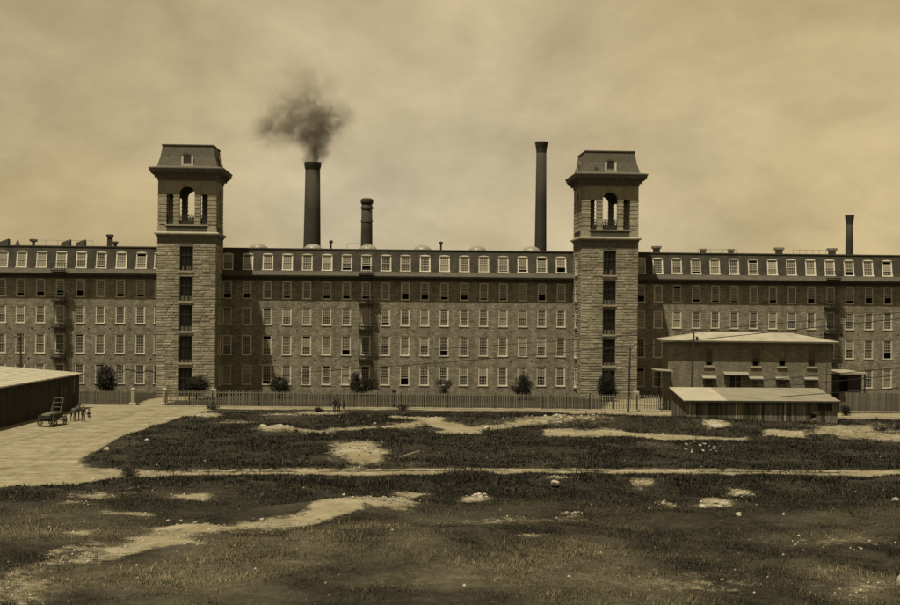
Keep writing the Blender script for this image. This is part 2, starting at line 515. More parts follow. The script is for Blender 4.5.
# roads, sand and bare patches, measured on the photograph and laid out on the ground
ROADS = [
    [(-160, 402), (78, 404), (135, 404.5), (165, 405), (240, 406), (222, 408.5), (205, 411.5), (178, 420), (150, 428.5), (112, 443), (88, 455), (80, 463), (88, 468), (130, 472),
     (300, 469.5), (450, 468.5), (620, 469), (760, 470), (1100, 473), (1100, 480), (900, 477), (700, 476.5), (450, 475), (300, 476), (170, 480), (112, 481), (80, 486), (0, 489), (-160, 496)],
    [(525, 409.8), (672, 411.5), (845, 413), (1100, 414), (1100, 425), (900, 421), (840, 419), (672, 419.5), (640, 418), (570, 414.5)],
]
PATHS_YARD = [
    [(136, 405), (163, 405), (176, 401), (205, 398.5), (205, 396.2), (176, 395.3), (150, 399)],
    [(600, 411), (676, 412), (690, 398.5), (615, 397.6), (608, 402)],
]
SANDS = [([(392, 418), (420, 422), (445, 428), (480, 432)], 2.6, 1.0), ([(470, 431), (545, 425), (600, 421)], 2.2, 0.6),
         ([(548, 433.5), (600, 434), (640, 436.5), (690, 440), (745, 440)], 2.6, 1.0), ([(764, 433), (804, 435)], 2.6, 1.0),
         ([(405, 506), (345, 513), (300, 521)], 6.5, 1.0), ([(300, 521), (237, 531), (170, 541), (120, 553)], 6.0, 0.72), ([(120, 553), (60, 565), (0, 590)], 8.0, 0.5),
         ([(300, 437), (350, 432), (420, 426)], 1.8, 0.6), ([(820, 432), (900, 440)], 4.0, 0.6), ([(165, 407.6), (400, 408.6), (560, 410), (660, 411)], 1.1, 0.95)]
PATCH = [(354, 457, 22, 7, 1), (203, 417, 16, 2.5, .9), (272, 434, 22, 4, .8), (312, 436, 14, 3, .7), (283, 416, 18, 2, .7), (133, 518, 23, 4, .9), (190, 530, 27, 3.5, .9),
         (80, 535, 12, 2.6, .9), (192, 499, 16, 2.8, .8), (65, 506, 12, 2, .7), (478, 497, 15, 3, .8), (410, 495, 16, 2.6, .9), (533, 539, 12, 3, .8),
         (570, 521, 13, 2, .9), (657, 505, 10, 2, .8), (713, 507, 18, 4, .9), (741, 496, 12, 2.5, .8), (640, 488, 9, 2.2, .7), (715, 428, 10, 2.6, .9),
         (560, 424, 45, 4, .55), (555, 485, 9, 2.5, .8), (320, 413, 26, 2, .7), (100, 495, 40, 3, .55), (20, 590, 40, 12, .5), (520, 525, 60, 4, .38),
         (870, 590, 60, 8, .36), (700, 590, 50, 8, .36), (840, 545, 50, 5, .34), (450, 432, 16, 2.2, .6), (860, 430, 50, 5, .62), (235, 426, 20, 2, .5)]

def fields(X, Y):
    px, py = to_px(X, Y, np.zeros_like(X))
    road = np.zeros(X.shape)
    for p in ROADS: road = np.maximum(road, inpoly(px, py, p) * 1.0)
    near = Y > -40
    for p in PATHS_YARD: road = np.maximum(road, inpoly(px, py, p) * 0.95)
    sand = np.zeros(X.shape)
    sq = np.clip((py - 395) / 120, .15, 1.3)
    wx, wy = px, py
    px = px + ((vnoise(X, Y, 3.5, 71, 3) - .5) * 46 + (vnoise(X, Y, .9, 73, 2) - .5) * 16) * sq
    py = py + ((vnoise(X, Y, 3.0, 77, 3) - .5) * 15 + (vnoise(X, Y, .8, 79, 2) - .5) * 7) * sq
    for pts, hw, s in SANDS:
        d = pdist(px, py, pts)
        sand = np.maximum(sand, s * np.clip(1.35 - 0.75 * d / hw, 0, 1))
    for cx, cy, rx, ry, s in PATCH:
        d = np.hypot((px - cx) / rx, (py - cy) / ry)
        sand = np.maximum(sand, s * np.clip(1.5 - 0.85 * d, 0, 1))
    sand = np.where(Y < -184, 0, np.clip(sand * 1.3, 0, 1.15))
    strip = pdist(wx, wy, [(150, 473.4), (300, 471.8), (450, 470.8), (620, 471.2), (760, 472.2), (1000, 473.8)])
    road = road * (1 - 0.8 * np.clip(1.5 - strip / 0.6, 0, 1) * (vnoise(X, Y, 4, 88, 2) > .45))
    road = np.where(Y < -184, 0, road)
    return wx, wy, road, sand

MOUNDS = [((350, 512), 5.0, 2.2, 0.75), ((375, 505), 2.5, 1.5, 0.35), ((354, 460), 3.2, 2.6, 0.5), ((272, 436), 3.2, 2.0, 0.35), ((715, 430), 1.4, 1.0, 0.35), ((190, 531), 2.5, 1.5, 0.25),
          ((133, 519), 2.0, 1.2, 0.25), ((640, 425), 12, 3.0, 0.5), ((590, 424), 8, 3.0, 0.5), ((480, 424), 9, 3.0, 0.35), ((700, 450), 14, 5.0, 0.45), ((230, 440), 14, 7.0, 0.5), ((420, 452), 15, 6, 0.45),
          ((230, 490), 8, 3, 0.4), ((545, 486), 7, 3, 0.4), ((800, 486), 10, 3, 0.35), ((700, 488), 9, 3, 0.3), ((480, 560), 5, 3, 0.3), ((800, 570), 5, 3, 0.35)]
def height(X, Y, road):
    h = (vnoise(X, Y, 9.0, 3, 4) - 0.3) * 0.7 + (vnoise(X, Y, 2.0, 9, 3) - 0.5) * 0.22
    h = np.maximum(h, 0.0)
    for (p, rx, ry, a) in MOUNDS:
        g = ground(*p)
        h = h + a * np.exp(-(((X - g.x) / rx) ** 2 + ((Y - g.y) / ry) ** 2))
    fade = np.clip((-Y - 29) / 8.0, 0, 1) * np.clip((Y + 175) / 10.0, 0, 1)
    return h * fade * (1 - 0.92 * np.clip(road, 0, 1))

def blur(a, n=1):
    for _ in range(n):
        p = np.pad(a, 1, mode='edge')
        a = (p[1:-1, 1:-1] * 4 + p[:-2, 1:-1] * 2 + p[2:, 1:-1] * 2 + p[1:-1, :-2] * 2 + p[1:-1, 2:] * 2) / 12
    return a

STEP = 0.4
def axis(lo, hi, far_lo, far_hi):
    fine = np.arange(lo, hi + 0.01, STEP)
    left = []; d = 2.0; x = lo
    while x > far_lo: x -= d; left.append(x); d *= 1.5
    right = []; d = 2.0; x = fine[-1]
    while x < far_hi: x += d; right.append(x); d *= 1.5
    return np.array(left[::-1] + list(fine) + right)
gx = axis(-76, 80, -4000, 4000); gy = axis(-142, -6, -600, 6000)
GX, GY = np.meshgrid(gx, gy, indexing='xy')
gpx, gpy, groad, gsand = fields(GX, GY)
groad = blur(groad, 2); gsand = blur(gsand, 1)
GZ = blur(height(GX, GY, groad), 1)
gmask = np.clip(np.maximum(groad, gsand), 0, 1.15)
gdry = np.clip((gpy - 500) / 30, 0, 1) * np.clip(2.6 * (vnoise(GX, GY, 6.0, 21, 4) - 0.40), 0, 1)
gdry = np.maximum(gdry, np.clip(vnoise(GX, GY, 5.0, 33, 3) - 0.52, 0, 1) * 1.2)
RUTS = [[(-60, 492), (20, 472), (80, 447), (140, 424), (185, 410)], [(-60, 484), (20, 465), (80, 441), (140, 420), (180, 409)], [(-60, 461), (40, 436), (100, 421), (150, 410)], [(-60, 456), (40, 432), (100, 418), (146, 409)],
        [(-60, 478), (30, 474), (75, 471), (110, 474), (200, 476.2), (450, 473.2), (900, 475)], [(-60, 471), (40, 466), (76, 467), (112, 477), (200, 477.6)], [(150, 407), (300, 408), (560, 410)], [(540, 413), (700, 416), (900, 418)]]
grut = np.ones(GX.shape)
gwx = gpx + (vnoise(GX, GY, 6, 91, 2) - .5) * 10; gwy = gpy + (vnoise(GX, GY, 5, 93, 2) - .5) * 4
for k_, pts_ in enumerate(RUTS):
    grut -= (.15 + .04 * (k_ % 3)) * np.clip(1.3 - pdist(gwx, gwy, pts_) / 1.1, 0, 1)
grut = np.clip(grut, .45, 1)
nx, ny = len(gx), len(gy)
gv = np.stack([GX, GY, GZ], -1).reshape(-1, 3)
ii, jj = np.meshgrid(np.arange(nx - 1), np.arange(ny - 1), indexing='xy')
a0 = (jj * nx + ii).ravel()
quads = np.stack([a0, a0 + 1, a0 + nx + 1, a0 + nx], -1)
fm = groad.ravel()[quads].mean(1) > 0.5
def sheet(name, q):
    used, inv = np.unique(q.ravel(), return_inverse=True)
    me = bpy.data.meshes.new(name)
    me.vertices.add(len(used)); me.vertices.foreach_set('co', gv[used].ravel())
    nf = len(q)
    me.loops.add(nf * 4); me.loops.foreach_set('vertex_index', inv.ravel().astype(np.int32))
    me.polygons.add(nf); me.polygons.foreach_set('loop_start', np.arange(nf, dtype=np.int32) * 4)
    me.polygons.foreach_set('loop_total', np.full(nf, 4, dtype=np.int32))
    me.polygons.foreach_set('use_smooth', np.ones(nf, dtype=bool))
    me.update(calc_edges=True)
    for nm, arr in (('sand', gmask), ('dry', gdry), ('rut', grut)):
        at = me.attributes.new(nm, 'FLOAT', 'POINT'); at.data.foreach_set('value', arr.ravel()[used].astype(np.float32))
    me.materials.append(MATS['earth'])
    return tag(place(name, me), kind='structure')
sheet('ground', quads[~fm]); sheet('dirt_road', quads[fm])

def gheight(x, y):
    i = int(np.clip(np.searchsorted(gx, x) - 1, 0, nx - 2)); j = int(np.clip(np.searchsorted(gy, y) - 1, 0, ny - 2))
    return float(GZ[j:j + 2, i:i + 2].mean())

# grass and weeds
gsoft = blur(gmask, 3)
def grass():
    vs = []; tones = []
    def scatter(n, y0, y1, hscale, seed):
        r = np.random.default_rng(seed)
        Y = r.uniform(y0, y1, n)
        d = Y - CAM.y
        X = d * (math.tan(R(2.76)) + r.uniform(-0.375, 0.375, n))
        px, py, road, sand = fields(X, Y)
        i0 = np.clip(np.searchsorted(gx, X) - 1, 0, nx - 2); j0 = np.clip(np.searchsorted(gy, Y) - 1, 0, ny - 2)
        keep = gsoft[j0, i0] < r.uniform(0.12, 0.72, n)
        clump = vnoise(X, Y, 3.2, 5, 3)
        keep &= clump > r.uniform(0.22, 0.62, n)
        X, Y, px, py, clump = X[keep], Y[keep], px[keep], py[keep], clump[keep]
        i = np.clip(np.searchsorted(gx, X) - 1, 0, nx - 2); j = np.clip(np.searchsorted(gy, Y) - 1, 0, ny - 2)
        Z = GZ[j, i]
        verge = np.exp(-((py - 484) / 9.0) ** 2)
        weed = np.clip((510 - py) / 25, 0, 1)
        H = hscale * (0.12 + 0.30 * clump ** 1.5 + 0.16 * verge + 0.10 * weed) * r.uniform(0.6, 1.35, len(X))
        dry = np.clip((py - 495) / 40, 0, 1) * np.clip(2.8 * (vnoise(X, Y, 6.0, 21, 4) - 0.40), 0.05, 1)
        T = (0.36 + 2.5 * dry) * r.uniform(0.6, 1.4, len(X)) * (0.25 + 1.5 * vnoise(X, Y, 2.4, 55, 3))
        tall = r.random(len(X)) < 0.025
        H = np.where(tall, H * 1.9 + .1, H); T = np.where(tall, T * 1.5 + .3, T)
        B = 5
        for b in range(B):
            a = r.uniform(0, 2 * np.pi, len(X)); lean = r.uniform(0.15, 0.9, len(X)) * H
            ox = r.normal(0, 0.12, len(X)); oy = r.normal(0, 0.12, len(X))
            w = (0.015 + 0.022 * weed) * r.uniform(0.7, 1.5, len(X))
            bx, by = X + ox, Y + oy
            p0 = np.stack([bx - w * np.sin(a), by + w * np.cos(a), Z - 0.04], -1)
            p1 = np.stack([bx + w * np.sin(a), by - w * np.cos(a), Z - 0.04], -1)
            p2 = np.stack([bx + lean * np.cos(a), by + lean * np.sin(a), Z + H * r.uniform(0.6, 1.0, len(X))], -1)
            vs.append(np.stack([p0, p1, p2], 1).reshape(-1, 3)); tones.append(T * r.uniform(0.8, 1.2, len(X)))
    scatter(160000, -134, -85, 0.42, 1)
    scatter(85000, -85, -31, 0.58, 2)
    V = np.concatenate(vs); T = np.concatenate(tones)
    n = len(V) // 3
    me = bpy.data.meshes.new('grass')
    me.vertices.add(len(V)); me.vertices.foreach_set('co', V.ravel())
    me.loops.add(len(V)); me.loops.foreach_set('vertex_index', np.arange(len(V), dtype=np.int32))
    me.polygons.add(n); me.polygons.foreach_set('loop_start', np.arange(n, dtype=np.int32) * 3)
    me.polygons.foreach_set('loop_total', np.full(n, 3, dtype=np.int32))
    me.update(calc_edges=True)
    at = me.attributes.new('tone', 'FLOAT', 'FACE'); at.data.foreach_set('value', T.astype(np.float32))
    me.materials.append(MATS['grass'])
    tag(place('grass', me), 'dark weeds and dry grass over the vacant lot', 'grass', kind='stuff')
grass()

# ------------------------------------------------------------------ the mill
DEPTH_P = 7.75                        # towers stand this far out from the facade
def fx(px): return plane_y(px, 300, 0).x
mid_px = [227.3, 247.2, 267.2, 286.9, 306.8, 326.7, 346.4, 366, 385.7, 405.2, 424.8, 444.4, 464.2, 483.7, 503.3, 522.7, 541.9, 561.2]
lef_px = [1.4 - 19.9, 1.4, 20.4, 40.4, 60.2, 80.3, 100.3, 120.3, 140.4, 158.5]
rig_px = [641, 658.2, 677.2, 696.3, 715.4, 734.5, 753.7, 773.0, 792.1, 811.3, 830.6, 849.8, 869, 888.1, 907.2, 926.2]
WX = [fx(p) for p in lef_px + mid_px + rig_px]
FIRE = [fx(60.2), fx(366), fx(830.6)]
X0, X1 = WX[0] - 6.0, WX[-1] + 6.0
FLOORS = [(1.24, 2.76, 1.36), (5.42, 2.76, 1.36), (9.62, 2.48, 1.32), (13.32, 2.46, 1.26)]
mill = thing('mill_building', 'long five-storey stone textile mill with slate mansard roof and rows of white windows', 'building', (0, 0, 0))
wall = MB()
ops = [(x - W / 2, x + W / 2, z, z + H) for x in WX for (z, H, W) in FLOORS]
panel(wall, (0, 0, 0), (1, 0, 0), (0, -1, 0), X0, X1, -0.3, 16.3, ops, 0.45)
wall.add([(X0, 0, -0.3), (X0, 19, -0.3), (X0, 19, 16.3), (X0, 0, 16.3)], [(0, 3, 2, 1)])
wall.add([(X1, 0, -0.3), (X1, 19, -0.3), (X1, 19, 16.3), (X1, 0, 16.3)], [(0, 1, 2, 3)])
wall.add([(X0, 19, -0.3), (X1, 19, -0.3), (X1, 19, 16.3), (X0, 19, 16.3)], [(0, 3, 2, 1)])
wall.build('wall', 'rubble_stone', mill)
MB().box(X0 + 0.3, X1 - 0.3, 1.1, 1.2, 0, 16.2).build('dark_room_sheet', 'interior_dark', mill)  # added dark sheet close behind the wall, standing in for unlit rooms
fl = MB()
for z in (5.0, 9.2, 12.9):
    fl.box(X0 + 0.3, X1 - 0.3, 0.46, 1.05, z - 0.35, z)
fl.build('floor_slab', 'interior_dark', mill)
# iron tie plates and dark weather stains between the floors
for x in WX[:-1]:
    for z in (4.72, 8.9):
        if random.random() < 0.75:
            s = 0.10 + 0.05 * random.random()
            ox = 1.38 + random.uniform(-0.25, 0.25)
            MB().lathe([(s, -0.03), (s, 0.0), (s * 0.4, 0.04)], 8).build('tie_plate', 'iron', mill, (x + ox, -0.001, z)).rotation_euler = (R(90), 0, 0)
for x in WX:
    for k, (z, H, W) in enumerate(FLOORS):
        add_window(mill, (x, 0, z), W, H, p_shade=(0.5, 0.3, 0.35, 0.2)[k], p_open=(0.10, 0.06, 0.10, 0.55)[k])
# cornice
co = MB()
prof = [(0.0, 15.95), (-0.35, 16.0), (-0.42, 16.2), (-1.05, 16.38), (-1.12, 16.62), (-0.98, 16.66), (0.35, 17.32), (0.35, 16.2)]
n = len(prof)
co.add([(X0 - 0.3, y, z) for y, z in prof] + [(X1 + 0.3, y, z) for y, z in prof],
       [(k, (k + 1) % n, n + (k + 1) % n, n + k) for k in range(5)] + [tuple(range(n)), tuple(range(2 * n - 1, n - 1, -1))])
cor = co.build('cornice', 'cornice_dark', mill)
MB().add([(X0 - 0.3, -0.98, 16.665), (X1 + 0.3, -0.98, 16.665), (X1 + 0.3, 0.2, 17.25), (X0 - 0.3, 0.2, 17.25)], [(0, 1, 2, 3)]).build('roof_skirt', 'roof_skirt', mill)
# mansard slope with dormer openings: y = 0.20 at z=17.25 to y=0.85 at z=20.4
TY, TZ0, TZ1 = (0.20, 0.85), 17.25, 20.32
TILT = math.atan2(TY[1] - TY[0], TZ1 - TZ0)
ms = MB()
Ls = math.hypot(TY[1] - TY[0], TZ1 - TZ0)
tmp = MB()
DW, DH = 1.5, 2.25
dops = [(x - DW / 2, x + DW / 2, 0.10, 0.10 + DH) for x in WX]
panel(tmp, (0, 0, 0), (1, 0, 0), (0, -1, 0), X0, X1, 0, Ls, dops, 0.4)
ct, st = math.cos(TILT), math.sin(TILT)
tmp.v = [(x, TY[0] + z * st + y * ct, TZ0 + z * ct - y * st) for x, y, z in tmp.v]
roof = tmp.build('mansard_roof', 'slate', mill)
e = MB(); e.box(X0 - 0.05, X1 + 0.05, TY[1] - 0.12, TY[1] + 0.25, TZ1 - 0.02, TZ1 + 0.13)
e.build('roof_edge', 'cornice_dark', mill)
MB().add([(X0, TY[1] + .2, TZ1 + 0.05), (X1, TY[1] + .2, TZ1 + 0.05), (X1, 9.5, TZ1 + 0.3), (X0, 9.5, TZ1 + 0.3), (X1, 18.2, TZ1), (X0, 18.2, TZ1), (X1, 19, 16.3), (X0, 19, 16.3)],
         [(0, 1, 2, 3), (3, 2, 4, 5), (5, 4, 6, 7)]).build('roof_deck', 'roof_skirt', mill)
MB().box(X0 + 0.3, X1 - 0.3, 1.6, 1.7, 17.0, 20.2).build('dark_room_sheet', 'interior_dark', mill)  # same dark sheet for the unlit attic behind the dormers
eg = MB()
for xx, sgn in ((X0, 1), (X1, -1)):
    eg.add([(xx, 0, 16.3), (xx, 19, 16.3), (xx, 18.2, TZ1), (xx, TY[1], TZ1), (xx, TY[0], TZ0)], [(0, 1, 2, 3, 4)])
eg.build('gable_end', 'slate', mill)
for x in WX:
    s0 = 0.10
    add_window(mill, (x, TY[0] + s0 * st, TZ0 + s0 * ct), DW, DH, tilt=-TILT, arch=0.12, p_shade=0.55, p_open=0.25)

# things on the roof deck
dome_me = MB().lathe([(1.35, 0.0), (1.32, 0.14), (1.2, 0.34), (0.98, 0.55), (0.7, 0.70), (0.35, 0.79), (0.05, 0.81)], 20).mesh('skylight_dome', 'pale_dome', smooth=True)
for p in (258.5, 313, 368, 422.5, 477.5, 531.5):
    place('skylight_dome', dome_me, mill, (plane_y(p, 247, 7).x, 7.0, TZ1 + 0.22))
for p in (331, 441):
    m_ = MB(); m_.tube([(0, 0, 0), (0, 0, 0.9)], 0.13, 8); m_.lathe([(0.05, 0.85), (0.28, 1.0), (0.3, 1.15), (0.2, 1.32), (0.02, 1.38)], 10)
    m_.build('vent_pipe', 'iron', mill, (plane_y(p, 245, 3).x, 3.0, TZ1 + 0.08))
def hatch(p, w=1.2, h=0.75, flare=0.15, mt='roof_skirt', Y=3.0):
    m_ = MB(); m_.square_loft([(w / 2 - flare, 0), (w / 2 - flare, h * 0.55), (w / 2, h * 0.7), (w / 2, h)])
    return m_.build('roof_ventilator', mt, mill, (plane_y(p, 245, Y).x, Y, TZ1 + 0.1))
def scuttle(p, w=1.2, h=0.9, Y=3.0):
    m_ = MB(); w /= 2
    m_.add([(-w, -.5, 0), (w, -.5, 0), (w, .5, 0), (-w, .5, 0), (-w + .1, -.45, h * .55), (w, -.45, h), (w, .45, h), (-w + .1, .45, h * .55)],
           [(0, 1, 5, 4), (1, 2, 6, 5), (2, 3, 7, 6), (3, 0, 4, 7), (4, 5, 6, 7)])
    m_.build('roof_hatch', 'dull_paint' if random.random() < .3 else 'roof_skirt', mill, (plane_y(p, 245, Y).x, Y, TZ1 + 0.1))
for p in (4.5, 66, 81): scuttle(p, 1.3, 1.0)
for p in (33.5,): hatch(p, 0.9, 1.0, 0.28, 'roof_skirt')
m_ = MB(); m_.add([(-.3, -.3, 0), (.3, -.3, 0), (.3, .3, 0), (-.3, .3, 0), (0.05, 0, 1.1)], [(0, 1, 4), (1, 2, 4), (2, 3, 4), (3, 0, 4)])
m_.build('roof_finial', 'roof_skirt', mill, (plane_y(17.5, 245, 3).x, 3, TZ1 + 0.1))
for p in (656.5, 779, 832): hatch(p, 1.25, 1.0, 0.2, 'dull_paint')
for p in (703, 731): hatch(p, 0.9, 0.8, 0.1, 'dull_paint', 5)
m_ = MB(); m_.square_loft([(0.36, 0), (0.33, 1.4), (0.45, 1.45), (0.45, 1.75), (0.36, 1.8)])
m_.build('brick_flue', 'chimney_brick', mill, (plane_y(110, 240, 3).x, 3, TZ1 + 0.1))
hatch(115.3, 0.7, 0.8, 0.15)
def rail(p0, p1, h=0.95, Y=2.2, n=6):
    a = plane_y(p0, 245, Y).x; b = plane_y(p1, 245, Y).x
    m_ = MB(); m_.tube([(a, Y, TZ1 + h), (b, Y, TZ1 + h)], 0.025, 4)
    for k in range(n + 1):
        x = a + (b - a) * k / n; m_.tube([(x, Y, TZ1 + .05), (x, Y, TZ1 + h)], 0.025, 4)
    m_.build('roof_railing', 'picket_wood', mill)
rail(34, 93, 0.95, n=5); rail(347, 388, 0.95, n=2); rail(793, 826, 0.75, n=5); rail(698, 736, 0.7, n=3)

# fire escapes: platform, railing, brackets and ladder at each floor
def fire_escape(x):
    fe = place('fire_escape', None, mill, (x, 0, 0)); fe.empty_display_size = .3
    zs = [4.95, 9.15, 12.85, 17.0]
    for k, z in enumerate(zs):
        y0 = -0.02 if k < 3 else -0.75
        y1 = -1.25 if k < 3 else -1.7
        w = 0.98
        m_ = MB(); m_.box(-w, w, y1, y0, z - 0.07, z)
        nsl = 9
        m_.box(-w, w, y1 - .04, y1 + .04, z - 0.16, z - 0.07)
        for sx in (-1, 1):
            m_.tube([(sx * (w - .1), y1 + .05, z - .1), (sx * (w - .1), y0, z - 0.95)], 0.035, 5)
        m_.build('platform', 'iron', fe)
        r_ = MB()
        for hh in (0.5, 0.95):
            r_.tube([(-w, y0, z + hh), (-w, y1, z + hh), (w, y1, z + hh), (w, y0, z + hh)], 0.035, 4)
        for xx in np.linspace(-w, w, 9): r_.tube([(xx, y1, z), (xx, y1, z + .95)], 0.02, 4)
        for sx in (-1, 1):
            r_.tube([(sx * w, (y0 + y1) / 2, z), (sx * w, (y0 + y1) / 2, z + .95)], 0.014, 4)
        r_.build('railing', 'iron', fe)
        if k < 3:
            l_ = MB(); zt = zs[k + 1]; ly = y1 + 0.18
            for sx in (0.42, 0.86): l_.tube([(sx, ly, z), (sx, ly, zt + 0.8)], 0.03, 5)
            for zz in np.arange(z + .3, zt + .7, 0.33): l_.tube([(0.42, ly, zz), (0.86, ly, zz)], 0.017, 4)
            l_.build('ladder', 'iron', fe)
for x in FIRE: fire_escape(x)

# ------------------------------------------------------------------ the towers
HW = DEPTH_P / 2
def stone_face(mb, org, U, Nn, u0, u1, z0, z1, ops, ch=0.37, cw=1.25):
    """rock-faced ashlar blocks, every block with its own size, depth and tone"""
    org = Vector(org); U = Vector(U); Nn = Vector(Nn)
    flip = U.cross(Vector((0, 0, 1))).dot(Nn) < 0
    z = z0
    while z < z1 - 0.1:
        h = min(random.uniform(ch * 0.8, ch * 1.2), z1 - z)
        if z1 - z - h < 0.2: h = z1 - z
        segs = [(u0, u1)]
        for a, b, c, d in ops:
            if z + h > c + 0.02 and z < d - 0.02:
                ns = []
                for s0, s1 in segs:
                    if b <= s0 or a >= s1: ns.append((s0, s1)); continue
                    if a > s0: ns.append((s0, a))
                    if b < s1: ns.append((b, s1))
                segs = ns
        for s0, s1 in segs:
            u = s0
            while u < s1 - 0.05:
                w = random.uniform(cw * 0.55, cw * 1.35)
                if s1 - u - w < 0.4: w = s1 - u
                g = 0.014; d = random.uniform(0.02, 0.07)
                ia = min(0.06, w * .2); ib = 0.055
                bk = [(u + g, z + g, 0.0), (u + w - g, z + g, 0.0), (u + w - g, z + h - g, 0.0), (u + g, z + h - g, 0.0)]
                fr = [(u + g + ia, z + g + ib, d + random.uniform(-.012, .016)), (u + w - g - ia, z + g + ib, d + random.uniform(-.012, .016)),
                      (u + w - g - ia, z + h - g - ib, d + random.uniform(-.012, .016)), (u + g + ia, z + h - g - ib, d + random.uniform(-.012, .016))]
                vs = [org + U * p[0] + Vector((0, 0, p[1])) + Nn * p[2] for p in bk + fr]
                fs = [(4, 5, 6), (4, 6, 7)] + [(k, (k + 1) % 4, 4 + (k + 1) % 4, 4 + k) for k in range(4)]
                if flip: fs = [f[::-1] for f in fs]
                mb.add(vs, fs, random.uniform(0.78, 1.2))
                u += w
        z += h

